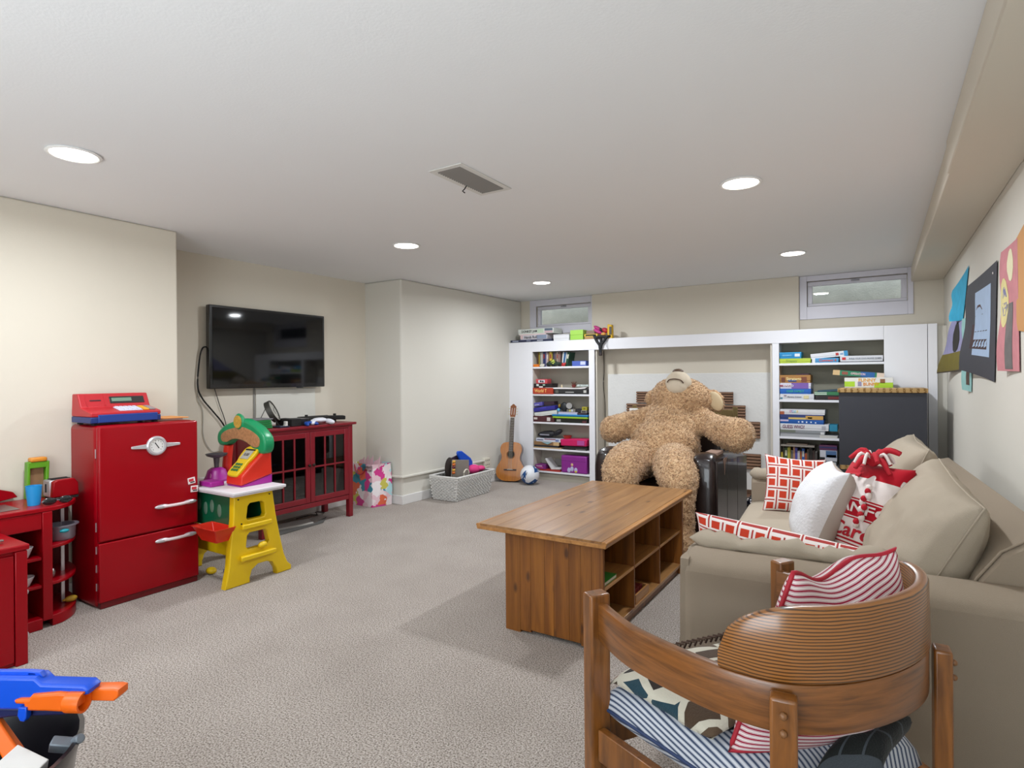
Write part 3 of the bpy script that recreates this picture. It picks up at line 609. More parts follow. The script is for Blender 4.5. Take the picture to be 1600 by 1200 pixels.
# ================================================================ pine coffee table
M_pine = wood('pine', '#a47a4c', '#8f653a', '#6c4626', stretch=(1, .06, 1), scale=26, rough=.32, knots=9, tone=.1, coat=.3)
M_pinev = wood('pine_upright', '#9a6122', '#804c18', '#5a300e', stretch=(1, 1, .06), scale=26, rough=.4, knots=11, tone=.13)
M_pinee = wood('pine_edge', '#bb874c', '#a2703c', '#815528', stretch=(1, .06, 1), scale=30, rough=.35, tone=.08)
t = thing('coffee_table', 'solid pine coffee table with six open cubbies on its right side', 'coffee table', (-1.35, 3.03, 0))
TX0, TX1, TY0, TY1, TZ = -1.705, -1.005, 2.345, 3.72, .52
n = 7; w = (TX1-TX0-.05)/n
top = MB().prism([(TX0+.006, TZ-.03), (TX1-.006, TZ-.03), (TX1-.003, TZ-.016), (TX1, TZ-.010), (TX1-.001, TZ-.004), (TX1-.008, TZ-.0006), (TX1-.024, TZ-.0006), (TX1-.025, TZ-.012), (TX0+.025, TZ-.012), (TX0+.024, TZ-.0006), (TX0+.008, TZ-.0006), (TX0+.001, TZ-.004), (TX0, TZ-.010), (TX0+.003, TZ-.016)], 'y', TY0, TY1).build('tabletop', M_pinee, t, bevel=.002)
for i in range(n):
    MB().box(TX0+.0255+i*w, TX0+.0255+(i+1)*w-.0006, TY0+.001, TY1-.001, TZ-.0115, TZ-.0004-.0003*(i % 2)).build('board', M_pine, top, bevel=.0005, seg=1)
BX0, BX1, BY0, BY1, BZ = -1.57, -1.05, 2.405, 3.66, TZ-.0305
def side(y0, y1):
    s = MB().box(BX0+.002, BX1-.002, y0+.004, y1-.004, .05, BZ).build('side_panel', M_pinev, t)
    ws = [.085, .06, .075, .05, .08, .06, .055, .055]; x = BX0
    for i, q in enumerate(ws):
        a, b_ = x, min(x+q, BX1); zb = .0 if (i in (0, len(ws)-1)) else (.012 if i in (1, 6) else .022)
        MB().box(a, b_-.0006, y0, y1, zb, BZ).build('board', M_pinev, s, bevel=.0007, seg=1); x += q
side(BY0, BY0+.022); side(BY1-.022, BY1)
MB().box(BX0+.02, BX1-.012, BY0+.0225, BY1-.0225, .045, .063).build('bottom_shelf', M_pine, t, bevel=.002)
MB().box(BX1-.05, BX1-.028, BY0+.0225, BY1-.0225, .005, .0445).build('plinth', M_pinev, t)
MB().box(BX0+.02, BX0+.035, BY0+.0225, BY1-.0225, .0635, BZ).build('back_panel', M_pinev, t)
MB().box(BX0+.036, BX1-.02, BY0+.0225, BY1-.0225, BZ-.012, BZ).build('rail', M_pinev, t)
L3 = (BY1-BY0-.045)/3
for k in (1, 2): MB().box(BX0+.036, BX1-.012, BY0+.0225+k*L3-.007, BY0+.0225+k*L3+.007, .0635, BZ-.0125).build('divider', M_pinev, t, bevel=.001)
for k in range(3):
    a = BY0+.0225+k*L3+(.0075 if k else 0); b_ = BY0+.0225+(k+1)*L3-(.0075 if k < 2 else 0)
    MB().box(BX0+.036, BX1-.012, a, b_, .262, .276).build('cubby_shelf', M_pinee, t, bevel=.001)
t = thing('green_book', 'thin green book lying in the upper near cubby of the coffee table', 'book', (-1.2, 2.56, .2765))
MB().box(-1.3, -1.075, 2.435, 2.62, .2785, .292).build('pages', mat('pages_white', '#ddd8cc', .8), t)
MB().box(-1.302, -1.073, 2.433, 2.622, .2765, .2783).box(-1.302, -1.073, 2.433, 2.622, .2922, .294).build('cover', mat('book_green', '#3f8f3a', .5), t)
t = thing('wooden_tray', 'small wooden tray of dark blocks in the lower middle cubby of the coffee table', 'tray', (-1.15, 2.98, .0635))
for a, b_, c, d in ((-1.3, -1.07, 2.87, 2.88), (-1.3, -1.07, 3.06, 3.07), (-1.3, -1.29, 2.8805, 3.0595), (-1.08, -1.07, 2.8805, 3.0595)): MB().box(a, b_, c, d, .0635, .11).build('side', M_pinee, t, bevel=.001)
for k in range(4): MB().box(-1.28, -1.1, 2.89+k*.041, 2.925+k*.041, .0635, .112).build('block', mat('block_red', '#6e1a16', .6, var=.2), t, bevel=.002)
simple('glass_jar_lid', 'small steel tin at the front of the lower near cubby of the coffee table', 'tin', M_steel, MB().lathe([(.0001, 0), (.024, 0), (.026, .004), (.026, .03), (.022, .034), (.0001, .034)], 20, (-1.1, 2.47, .0635)))

# ================================================================ fabrics
def uvmat(name, fn, rough=.85, bump=.25, bscale=500):
    """printed cloth: fn(nt, u, v) returns a colour socket"""
    if name in MATS: return MATS[name]
    m = bpy.data.materials.new(name); m.use_nodes = True; nt = m.node_tree; b = nt.nodes['Principled BSDF']; L = nt.links.new
    tc = nd(nt, 'ShaderNodeTexCoord'); s = nd(nt, 'ShaderNodeSeparateXYZ'); L(tc.outputs['UV'], s.inputs[0])
    L(fn(nt, s.outputs[0], s.outputs[1]), b.inputs['Base Color'])
    n2 = nd(nt, 'ShaderNodeTexNoise', inp={'Scale': bscale, 'Detail': 1}); L(tc.outputs['Object'], n2.inputs['Vector'])
    bp = nd(nt, 'ShaderNodeBump', inp={'Strength': bump, 'Distance': .002}); L(n2.outputs['Fac'], bp.inputs['Height']); L(bp.outputs[0], b.inputs['Normal'])
    b.inputs['Roughness'].default_value = rough; b.inputs['Specular IOR Level'].default_value = .2; b.inputs['Sheen Weight'].default_value = .1
    MATS[name] = m; return m
def mth(nt, op, a, b=None, c=None):
    n = nd(nt, 'ShaderNodeMath', operation=op)
    for i, x in enumerate((a, b, c)):
        if x is None: continue
        if hasattr(x, 'links') or hasattr(x, 'is_linked'): nt.links.new(x, n.inputs[i])
        else: n.inputs[i].default_value = x
    return n.outputs[0]
def cmix(nt, f, a, b):
    m = nd(nt, 'ShaderNodeMix', data_type='RGBA'); nt.links.new(f, m.inputs[0])
    for i, x in ((6, a), (7, b)):
        if isinstance(x, str): m.inputs[i].default_value = lin(x)
        else: nt.links.new(x, m.inputs[i])
    return m.outputs[2]
def lattice(n):
    def fn(nt, u, v):
        U = mth(nt, 'MULTIPLY', u, n); Vv = mth(nt, 'MULTIPLY', v, n)
        fu = mth(nt, 'FRACT', U); fv = mth(nt, 'FRACT', Vv)
        du = mth(nt, 'ABSOLUTE', mth(nt, 'SUBTRACT', fu, .5)); dv = mth(nt, 'ABSOLUTE', mth(nt, 'SUBTRACT', fv, .5))
        sq = mth(nt, 'MULTIPLY', mth(nt, 'LESS_THAN', du, .29), mth(nt, 'LESS_THAN', dv, .29))
        # woven thin lines between the squares: at a crossing one of the two runs over the other
        cu = mth(nt, 'FLOOR', mth(nt, 'ADD', U, .5)); cv = mth(nt, 'FLOOR', mth(nt, 'ADD', Vv, .5))
        par = mth(nt, 'GREATER_THAN', mth(nt, 'FRACT', mth(nt, 'MULTIPLY', mth(nt, 'ADD', cu, cv), .5)), .25)
        lu = mth(nt, 'GREATER_THAN', du, .445); lv = mth(nt, 'GREATER_THAN', dv, .445)
        nu = mth(nt, 'GREATER_THAN', du, .35); nv = mth(nt, 'GREATER_THAN', dv, .35)
        a = mth(nt, 'MULTIPLY', lu, mth(nt, 'SUBTRACT', 1, mth(nt, 'MULTIPLY', nv, par)))
        b = mth(nt, 'MULTIPLY', lv, mth(nt, 'SUBTRACT', 1, mth(nt, 'MULTIPLY', nu, mth(nt, 'SUBTRACT', 1, par))))
        c = cmix(nt, mth(nt, 'MAXIMUM', a, b), '#e6dcd8', '#a8322e')
        return cmix(nt, sq, c, '#c23d27')
    return fn
def ticking(n, c1, c2, w=.3, axis=1, thin=None):
    def fn(nt, u, v):
        x = (u, v)[axis]; f = mth(nt, 'FRACT', mth(nt, 'MULTIPLY', x, n))
        a = mth(nt, 'LESS_THAN', mth(nt, 'ABSOLUTE', mth(nt, 'SUBTRACT', f, .5)), w/2)
        col = cmix(nt, a, c1, c2)
        if thin:
            b = mth(nt, 'LESS_THAN', mth(nt, 'ABSOLUTE', mth(nt, 'SUBTRACT', mth(nt, 'ABSOLUTE', mth(nt, 'SUBTRACT', f, .5)), .3)), .035)
            col = cmix(nt, b, col, thin)
        return col
    return fn
M_lat = uvmat('lattice_cloth', lattice(5)); M_lat2 = uvmat('lattice_cloth_large', lattice(5))
M_rtick = uvmat('red_ticking', ticking(82, '#e3dad9', '#9c2842', .34, 1, '#b8697c'))
M_btick = uvmat('blue_ticking', ticking(74, '#c9ccd2', '#3f4c66', .38, 1, '#8a93a6'))
M_linen = mat('sofa_linen', '#968877', .9, var=.03, vscale=3, bump=.35, bscale=420, spec=.2)
M_linenl = mat('cushion_linen', '#a99d8c', .9, var=.03, vscale=3, bump=.35, bscale=420, spec=.2)
M_greyl = mat('pillow_back_linen', '#b0a59c', .85, var=.02, bump=.2, bscale=400)
M_redpipe = mat('red_piping', '#a8152b', .6, var=0)
M_bluepipe = mat('blue_piping', '#24365c', .6, var=0)

def pillow_fn(w, h, th, pinch=.06, sag=0, wr=.0, seed=0, p=.42, bend=0):
    def f(u, v, side):
        k = 1 - pinch*(1-v*v)*abs(u)**3; l = 1 - pinch*(1-u*u)*abs(v)**3
        e = max(0, (1-u*u)*(1-v*v))**p
        x = w/2*u*k; y = h/2*v*l; z = side*th/2*e
        if sag: x += sag*(1-v)*.5*u*w*.1; z *= 1+sag*(-v)*.35
        if wr:
            q = V((x*7+seed, y*7-seed, side*3+seed)); nz = noise.noise(q)+.5*noise.noise(q*2.3)
            z += wr*nz*e**.5*1.0; 
            q2 = V((x*3+seed*2, y*3, seed)); x += wr*.6*noise.noise(q2); y += wr*.6*noise.noise(q2+V((9, 4, 2)))
        z += bend*(u*u)
        return V((x, y, z))
    return f
def pillow(name, m, parent, M, fn, nu=26, nv=26, uvs=1.0, wmul=1, backm=None, nm=None, arc=False):
    """closed cushion: two skins sharing the rim; M places it"""
    verts = []; faces = []; uvl = []; idx = {}
    for s in (1, -1):
        for i in range(nu+1):
            for j in range(nv+1):
                u, v = -1+2*i/nu, -1+2*j/nv
                u = math.sin(u*PI/2)*.35+u*.65; v = math.sin(v*PI/2)*.35+v*.65
                rim = i in (0, nu) or j in (0, nv)
                if s == -1 and rim: idx[(s, i, j)] = idx[(1, i, j)]
                else: idx[(s, i, j)] = len(verts); verts.append(M @ fn(u, v, s))
        for i in range(nu):
            for j in range(nv):
                q = [idx[(s, i, j)], idx[(s, i+1, j)], idx[(s, i+1, j+1)], idx[(s, i, j+1)]]
                W_ = lambda k, n: (1+math.sin((-1+2*k/n)*PI/2)*.35+(-1+2*k/n)*.65)/2
                uq = [(W_(a, nu)*wmul*uvs, W_(c, nv)*uvs) for a, c in ((i, j), (i+1, j), (i+1, j+1), (i, j+1))]
                if s < 0: q = q[::-1]; uq = uq[::-1]
                faces.append(q); uvl.append(uq)
    if arc:   # cloth laid at its true length: v in metres measured along the surface from the middle
        uvl = []
        for s in (1, -1):
            A = []
            for i in range(nu+1):
                c = [0]
                for j in range(nv): c.append(c[-1]+(verts[idx[(s, i, j+1)]]-verts[idx[(s, i, j)]]).length)
                m0 = c[nv//2]; A.append([x-m0 for x in c])
            for i in range(nu):
                for j in range(nv):
                    uq = [(a/nu, A[a][c]+1) for a, c in ((i, j), (i+1, j), (i+1, j+1), (i, j+1))]; uvl.append(uq[::-1] if s < 0 else uq)
    me = bpy.data.meshes.new(name); 
    if parent is not None:
        inv = WM[parent.name].inverted(); verts = [inv @ v for v in verts]
    me.from_pydata(verts, [], faces); uv = me.uv_layers.new(name='UVMap'); k = 0
    for uq in uvl:
        for c in uq: uv.data[k].uv = c; k += 1
    for p in me.polygons: p.use_smooth = True
    me.materials.append(m)
    if backm:
        me.materials.append(backm)
        for p in me.polygons:
            if p.index >= nu*nv: p.material_index = 1
    o = bpy.data.objects.new(name, me); C.objects.link(o)
    if parent is not None: o.parent = parent
    WM[o.name] = WM[parent.name].copy() if parent is not None else Matrix.Identity(4)
    return o
def rim_tube(M, fn, parent, m, r=.005, name='piping', off=0, n=22, sides='lrtb'):
    pts = []
    if 'b' in sides: pts += [fn(-1+2*i/n, -1, 0) for i in range(n)]
    if 'r' in sides: pts += [fn(1, -1+2*i/n, 0) for i in range(n)]
    if 't' in sides: pts += [fn(1-2*i/n, 1, 0) for i in range(n)]
    if 'l' in sides: pts += [fn(-1, 1-2*i/n, 0) for i in range(n)]
    return MB().tube([M @ p for p in pts], r, 6, closed=len(sides) == 4).build(name, m, parent, smooth=80)
def frame(c, right, up):
    r = V(right).normalized(); u = V(up); u = (u - r*u.dot(r)).normalized(); n = r.cross(u)
    M = Matrix((r, u, n)).transposed().to_4x4(); M.translation = V(c); return M

# ================================================================ sofa
SR = R(3.3)
t = thing('sofa', 'long beige slipcovered sofa standing against the right wall', 'sofa', (-.60, 2.085, 0), SR)
sofa = t
SL = 2.20   # length along local y; local x runs to the wall
def sb(name, m, mb, **k): return mb.build(name, m, sofa, world=False, **k)
def arm_profile(y0, y1, zt):
    pts = [(y0, .04), (y0, zt-.055)]
    n = 10
    for i in range(n+1):
        a = PI - PI*i/n; pts.append(((y0+y1)/2 + (y1-y0)/2*math.cos(a), zt-.055+.055*math.sin(a)))
    pts += [(y1, .04)]; return pts
def arm(y0, y1, zt):
    b = MB(); pr = arm_profile(y0, y1, zt); rs = []
    for x, s in ((0.0, .90), (.012, .98), (.03, 1.0), (.3, 1.0), (.6, 1.0), (1.06, 1.0)):
        c = ((y0+y1)/2, .3)
        rs.append([V((x, c[0]+(y-c[0])*s, z if z < .06 else c[1]+(z-c[1])*(s*.4+.6))) for y, z in pr])
    b.rings(rs); return sb('arm', M_linen, b, smooth=50)
arm(0, .24, .60); arm(SL-.24, SL, .60)
sb('base', M_linen, MB().box(.03, 1.0, .241, SL-.241, .04, .30), bevel=.02, seg=3)
for x, y in ((.06, .05), (.06, SL-.1), (.86, .05), (.86, SL-.1)): sb('foot', M_dark, MB().box(x, x+.05, y, y+.05, 0, .039))
# back: slanted padded frame with a piped end
b = MB(); prof = [(.78, .31), (.82, .48), (.87, .60), (.93, .69), (1.0, .74), (1.06, .755), (1.09, .73), (1.095, .6), (1.095, .31)]
rs = [[V((x if k not in (0, 1) else x, y, z)) for x, z in prof] for k, y in enumerate((.16, .18, .5, 1.1, 1.7, SL-.12, SL-.10))]
c0 = V((.96, 0, .5))
for k in (0, -1): rs[k] = [V((c0.x+(p.x-c0.x)*.93, p.y, c0.z+(p.z-c0.z)*.93)) for p in rs[k]]
sb('backrest', M_linen, b.rings(rs), smooth=50)
sb('piping', M_linen, MB().tube([V((x-.004, .178, z+.002)) for x, z in prof[:-2]], .005, 6), smooth=80)
def seat_cushion(y0, y1):
    M = Matrix.Translation((.36, (y0+y1)/2, .375))
    fn = pillow_fn(.74, y1-y0, .17, 0, wr=.004, seed=y0*3, p=.14)
    o = pillow('seat_cushion', M_linenl, None, M, fn, 24, 30); o.parent = sofa; return o
seat_cushion(.242, SL/2-.001); seat_cushion(SL/2+.001, SL-.242)
# ruffled cover hanging over the arm fronts
b = MB(); rows = []
for k in range(8):
    z = .585 - k*.07; rows.append([V((-.008-.006*(1+math.sin(i*1.1+k*.5))*.5-(.012*(k-4) if k > 4 else 0), .008+i*.0224, z)) for i in range(11)])
rows2 = [[p+V((.03, 0, 0)) for p in r] for r in rows]
ring = [r+rr[::-1] for r, rr in zip(rows, rows2)]
bb = MB().rings(ring); sb('arm_front_cover', M_linen, bb, smooth=80)
# gathered cover lying over the inner edge of the near arm
b = MB(); rs = []
for i in range(30):
    x = -.02+i*.024; s = math.sin(i*1.3)*.006+math.sin(i*.55)*.007+.004*math.sin(i*2.9); k = min(1, i/2.5, (29-i)/2.5+.2)
    rs.append([V((x, .20+.062*k*math.cos(a)+s*.6, .612+(.034+s)*k*math.sin(a))) for a in [2*PI*j/14 for j in range(14)]])
sb('arm_cover', M_linenl, b.rings(rs), smooth=80)
b = MB(); rs = []
for i in range(30):
    x = -.01+i*.024; s = math.sin(i*1.7)*.006+math.sin(i*.7)*.008; k = min(1, i/2+.3, (29-i)/2.5+.2)
    rs.append([V((x, SL-.215+.05*k*math.cos(a)+s, .60+(.035+s)*k*math.sin(a))) for a in [2*PI*j/12 for j in range(12)]])
sb('arm_cover', M_linenl, b.rings(rs), smooth=80)
# ---------------------------------------------------------------- big back cushions (lift off: things)
def SW(x, y, z): return WM['sofa'] @ V((x, y, z))
def big_cushion(label, y, z, lean, w, h, th, seed, yaw=0, dx=0, roll=0):
    t = thing('back_cushion', label, 'cushion', SW(.5, y, .46), SR)
    M = WM['sofa'] @ Matrix.Translation((.77+dx, y, z)) @ Euler((0, 0, yaw)).to_matrix().to_4x4() @ Euler((roll, lean, 0)).to_matrix().to_4x4() @ Matrix(((0, 0, -1, 0), (1, 0, 0, 0), (0, 1, 0, 0), (0, 0, 0, 1)))
    fn = pillow_fn(w, h, th, .05, sag=.5, wr=.02, seed=seed, p=.33)
    pillow('cover', M_linenl, t, M, fn, 34, 30)
    rim_tube(M, fn, t, M_linenl, .0035, 'seam')
    return t
big_cushion('large slumped beige back cushion at the near end of the sofa', .64, .61, R(27), .86, .52, .29, 1.3, yaw=R(2), roll=R(4))
big_cushion('large beige back cushion at the far end of the sofa, its peak highest', 1.54, .655, R(22), .86, .52, .28, 5.1, yaw=R(-2))
# ---------------------------------------------------------------- throw pillows
def throw(label, m, M, w, h, th, seed=0, pinch=.09, wmul=1, piping=None, uvs=1, wr=.006, backm=None, name='throw_pillow'):
    c = M.translation; t = thing(name, label, 'pillow', (c.x, c.y, c.z-h*.4))
    fn = pillow_fn(w, h, th, pinch, wr=wr, seed=seed)
    pillow('cover', m, t, M, fn, 30, 30, uvs=uvs, wmul=wmul, backm=backm)
    if piping: rim_tube(M, fn, t, piping, .005)
    return t, fn
M1 = frame((-.425, 3.74, .60), (.95, .26, -.08), (-.04, .30, 1))
throw('square red and white lattice pillow leaning on the far arm of the sofa', M_lat, M1, .33, .34, .12, 2)
M2 = frame((-.30, 2.345, .565), (.985, -.02, -.10), (.0, -.25, 1))
throw('long red and white lattice pillow lying along the near arm of the sofa', M_lat2, M2, .66, .22, .13, 3, wmul=2.4, uvs=1.0, pinch=.05)
M_whq = mat('white_quilt', '#dddde0', .8, var=.02, bump=.7, bscale=90)
M3 = frame((-.235, 3.06, .622), (.22, -.96, .0), (.38, .08, .92))
t3, f3 = throw('plump white pillow with a grey linen back standing between the red pillows', M_whq, M3 , .42, .42, .22, 4, backm=M_greyl, pinch=.1, wr=.012)
# ---------------------------------------------------------------- red and white fleece pillow
def sband(nt, u, v):
    n = nd(nt, 'ShaderNodeTexNoise', inp={'Scale': 9, 'Detail': 2}); tc = nd(nt, 'ShaderNodeTexCoord'); nt.links.new(tc.outputs['Object'], n.inputs['Vector'])
    def band(a, b): return mth(nt, 'MULTIPLY', mth(nt, 'GREATER_THAN', v, a), mth(nt, 'LESS_THAN', v, b))
    r = band(.41, .56)
    for a, b in ((.02, .035), (.05, .07), (.13, .145), (.165, .185), (.385, .4), (.57, .585), (.86, 1.01)): r = mth(nt, 'MAXIMUM', r, band(a, b))
    swirl = mth(nt, 'MULTIPLY', band(.8, 1.01), mth(nt, 'GREATER_THAN', n.outputs['Fac'], .42))
    return cmix(nt, mth(nt, 'MAXIMUM', r, swirl), '#ddd3cf', '#a80f22')
M_fleece = uvmat('fleece_print', sband)
M_flr = mat('fleece_red', '#b00d22', .85, var=.05, bump=.4, bscale=200); M_flw = mat('fleece_white', '#e0d6d2', .85, var=.02)
M4 = frame((-.045, 2.98, .640), (.66, -.75, .0), (.30, .20, .93))
w4, h4 = .34, .44
t4, f4 = throw('red and white lettered fleece pillow tied at the top with tassels', M_fleece, M4, w4, h4, .22, 6, pinch=.05, wr=.004)
def wrap_text(s, size, cx, cy, width, m, side=1, bold=True, shear=0):
    me = text_mesh(s, size, .0004, bold); me.materials.clear(); me.materials.append(m)
    w = max(v.co.x for v in me.vertices)-min(v.co.x for v in me.vertices); inv = WM[t4.name].inverted()
    for v in me.vertices:
        x = v.co.x*width/w + cx + v.co.y*shear; y = v.co.y+cy; u, q = x/(w4/2), y/(h4/2)
        u = max(-.97, min(.97, u)); p = f4(u, q, side); v.co = inv @ (M4 @ (p + V((0, 0, side*(.0035+v.co.z)))))
    o = bpy.data.objects.new('lettering', me); C.objects.link(o); o.parent = t4; WM[o.name] = WM[t4.name]
wrap_text('STANFORD', .058, .095, -.006, .42, M_flw)
wrap_text('Cardinal', .085, .115, -.105, .34, M_flr, shear=.3)
wrap_text('S', .14, -.045, .10, .10, M_flr)
b = MB(); top4 = M4 @ V((0, h4/2, 0))
kn = M4 @ V((.02, h4/2-.015, .07))
for i in range(13):
    a = i*2.4; d = V((math.cos(a), math.sin(a)*.6, .35+.4*math.sin(i*1.7))); d.normalize(); L_ = .07+.03*((i*7) % 3)
    b.tube(smooth_path([kn, kn+d*L_*.5+V((0, 0, .02)), kn+d*L_+V((0, 0, -.03))], 4), [.018-.0012*k for k in range(9)], 6)
b.build('knotted_ties', M_flr, t4, smooth=80)
b = MB()
for i in range(7):
    a = i*1.9+.5; d = V((math.cos(a), math.sin(a), .3)); b.tube(smooth_path([kn+d*.015, kn+d*.05+V((0, 0, .03)), kn+d*.08+V((0, 0, -.02))], 4), .007, 6)
for k in range(6): b.ell(M4 @ V((.085+.012*math.sin(k*2), .09-.032*k, .108)), (.013, .013, .017), 8)
b.build('tassels', M_flw, t4, smooth=80)['kind'] = 'stuff'
b = MB()
for k in range(5): b.ell(M4 @ V((.092-.01*math.sin(k*2), .075-.034*k, .114)), (.012, .011, .014), 8)
for s in (): b.prism([(0, 0), (.11, -.03), (.09, .035)], 'z', -.002, .002, frame(kn+V((.03, -.02, .05)), (1, -.2, -.25), (.2, .3, 1))); b.prism([(0, 0), (-.05, .06), (.02, .07)], 'z', -.002, .002, frame(kn+V((0, 0, .04)), (1, -.2, -.2), (.1, .1, 1)))
b.build('tassel_beads', M_flr, t4, smooth=80)['kind'] = 'stuff'

# ================================================================ barrel-back oak armchair in the foreground
M_oak = wood('oak', '#99602a', '#7d4c1e', '#4c2b10', stretch=(1, 1, .12), scale=34, rough=.3, tone=.04, coat=.35)
M_oakb = wood('oak_bent', '#94602e', '#855424', '#452a13', stretch=(.35, 1, 1), rings='Y', ringscale=46, scale=30, rough=.28, coords='UV', tone=.02, coat=.45)
M_oakr = wood('oak_rail', '#91592a', '#794a20', '#4d2c12', stretch=(.8, 9, 1), scale=9, rough=.3, coords='UV', tone=.02, coat=.4)
plan = [(-.655, 1.462), (-.55, 1.375), (-.45, 1.325), (-.31, 1.277), (-.18, 1.268), (-.08, 1.318), (0, 1.40), (.06, 1.50), (.09, 1.60), (.085, 1.71), (.03, 1.82), (-.08, 1.92), (-.19, 1.985), (-.268, 2.025)]
P2 = smooth_path([(x, y, 0) for x, y in plan], 8)
cen = V((-.3, 1.65, 0))
acc = [0]
for a, b_ in zip(P2, P2[1:]): acc.append(acc[-1]+(b_-a).length)
def inward(i):
    a = P2[max(0, i-1)]; b_ = P2[min(len(P2)-1, i+1)]; d = (b_-a).normalized(); n = V((-d.y, d.x, 0))
    if n.dot(cen-P2[i]) < 0: n = -n
    return n
def band(i0, i1, z0f, z1f, th, off=0, name='rail', m=None, parent=None, rnd=.006, lean=0):
    rs = []; uvs = []
    for i in range(i0, i1+1):
        n = inward(i); z0, z1 = z0f(i), z1f(i); p = P2[i] + n*off
        prof = [(0, z0+rnd), (rnd*.3, z0+rnd*.3), (rnd, z0), (th-rnd, z0), (th, z0+rnd), (th, z1-rnd), (th-rnd*.3, z1-rnd*.3), (th-rnd, z1), (rnd, z1), (rnd*.3, z1-rnd*.3), (0, z1-rnd)]
        rs.append([p + n*(d-lean*(z-z0f(i0))) + V((0, 0, z)) for d, z in prof])
        uvs.append([(acc[i], q) for q in [z for d, z in prof]]+[(acc[i], prof[0][1])])
    return MB().rings(rs, uvs=uvs).build(name, m, parent, smooth=35)
t = thing('barrel_armchair', 'oak barrel back armchair with curved arms in the right foreground', 'armchair', (-.25, 1.68, 0), 0)
ch = t; N2 = len(P2)-1
band(0, N2, lambda i: .52, lambda i: .622, .026, 0, 'curved_rail', M_oakr, ch)
i0, i1 = 25, 84
def pt(i):   # top outline of the back: rounded at both ends
    s = min(i-i0, i1-i)/11; s = min(1, max(0, s)); return .665 + (.775-.665)*math.sqrt(max(0, 1-(1-s)**2))
band(i0, i1, lambda i: .6225, pt, .028, -.004, 'back_panel', M_oakb, ch, rnd=.009, lean=-.02)
def post(c, d, w, dp, z0, z1, name='leg', cap=False):
    d = V((d[0], d[1], 0)).normalized(); n = V((-d.y, d.x, 0)); c = V((c[0], c[1], 0))
    M = Matrix((d, n, V((0, 0, 1)))).transposed().to_4x4(); M.translation = c
    return MB().box(-w/2, w/2, -dp/2, dp/2, z0, z1, M).build(name, M_oak, ch, bevel=.006, seg=3), M
fdir = V((-.84, .545, 0)); rdir = V((.545, .84, 0))
post((-.665, 1.478), (.545, .84), .062, .045, 0, .645)
post((-.268, 2.045), (.545, .84), .062, .045, 0, .645)
for (x, y), dv in (((-.163, 1.245), (.97, .1)), ((.118, 1.655), (-.05, 1))):
    o, M = post((x, y), dv, .05, .036, 0, .612)
    b = MB()
    for z in (.582, .548):
        s = -1 if y < 1.5 else -1
        p0 = M @ V((0, -.018, z)); p1 = M @ V((0, -.022, z)); b.ell(p1, (.0075, .0075, .0075), 10)
    b.build('bolt', mat('oak_plug', '#7a5230', .3), o, smooth=80)
# seat frame
def rail(a, b_, z0, z1, th=.025, name='seat_rail'):
    a, b_ = V((a[0], a[1], 0)), V((b_[0], b_[1], 0)); d = (b_-a).normalized(); n = V((-d.y, d.x, 0)); M = Matrix((d, n, V((0, 0, 1)))).transposed().to_4x4(); M.translation = a
    MB().box(.0, (b_-a).length, -th/2, th/2, z0, z1, M).build(name, M_oak, ch, bevel=.003)
rail((-.65, 1.50), (-.28, 2.04), .22, .30); rail((-.645, 1.458), (-.18, 1.262), .20, .285); rail((-.25, 2.05), (.105, 1.68), .22, .30); rail((-.145, 1.265), (.11, 1.635), .22, .30)
# seat cushion (lifts off)
fp = [V((-.655, 1.50, 0)), V((-.19, 1.30, 0)), V((.07, 1.66, 0)), V((-.27, 2.05, 0))]   # near-front, near-back, far-back, far-front
t = thing('seat_cushion', 'blue and white striped seat cushion on the barrel armchair', 'cushion', (-.27, 1.63, .30))
def seat_fn(u, v, s):
    a = fp[0].lerp(fp[1], (u+1)/2); b_ = fp[3].lerp(fp[2], (u+1)/2); p = a.lerp(b_, (v+1)/2)
    p = (p-V((-.27, 1.63, 0)))*1.03+V((-.27, 1.63, 0))
    e = max(0, (1-u**4)*(1-v**4))**.3; return V((p.x, p.y, .325 + (.095*e if s > 0 else -.045*e)))
pillow('cover', M_btick, t, Matrix.Identity(4), seat_fn, 34, 44, arc=True)
MB().tube([seat_fn(-1+2*i/20, -1, 0)+V((0, 0, .0)) for i in range(21)], .005, 6).tube([seat_fn(-1, -1+2*i/20, 0) for i in range(21)], .005, 6).build('piping', M_bluepipe, t, smooth=80)
# folded fleece blanket on the seat
def blank(nt, u, v):
    tc = nd(nt, 'ShaderNodeTexCoord'); vo = nd(nt, 'ShaderNodeTexVoronoi', feature='DISTANCE_TO_EDGE', inp={'Scale': 11}); nt.links.new(tc.outputs['Object'], vo.inputs['Vector'])
    v2 = nd(nt, 'ShaderNodeTexVoronoi', inp={'Scale': 11}); nt.links.new(tc.outputs['Object'], v2.inputs['Vector'])
    s = nd(nt, 'ShaderNodeSeparateColor'); nt.links.new(v2.outputs['Color'], s.inputs[0])
    r = ramp(nt, [(.0, '#4a3a2c'), (.3, '#5b4a3a'), (.5, '#24404c'), (.7, '#8a6a4c'), (.9, '#2d2622')]); r.color_ramp.interpolation = 'CONSTANT'; nt.links.new(s.outputs[0], r.inputs[0])
    e = mth(nt, 'LESS_THAN', vo.outputs['Distance'], .085); return cmix(nt, e, r.outputs[0], '#c7c2b2')
M_blk = uvmat('fleece_blanket', blank, bump=.8, bscale=260)
def tart(nt, u, v):
    a = mth(nt, 'LESS_THAN', mth(nt, 'FRACT', mth(nt, 'MULTIPLY', u, 3)), .12); b = mth(nt, 'LESS_THAN', mth(nt, 'FRACT', mth(nt, 'MULTIPLY', v, 3)), .12)
    return cmix(nt, mth(nt, 'MAXIMUM', a, b), '#191c1c', '#3e444a')
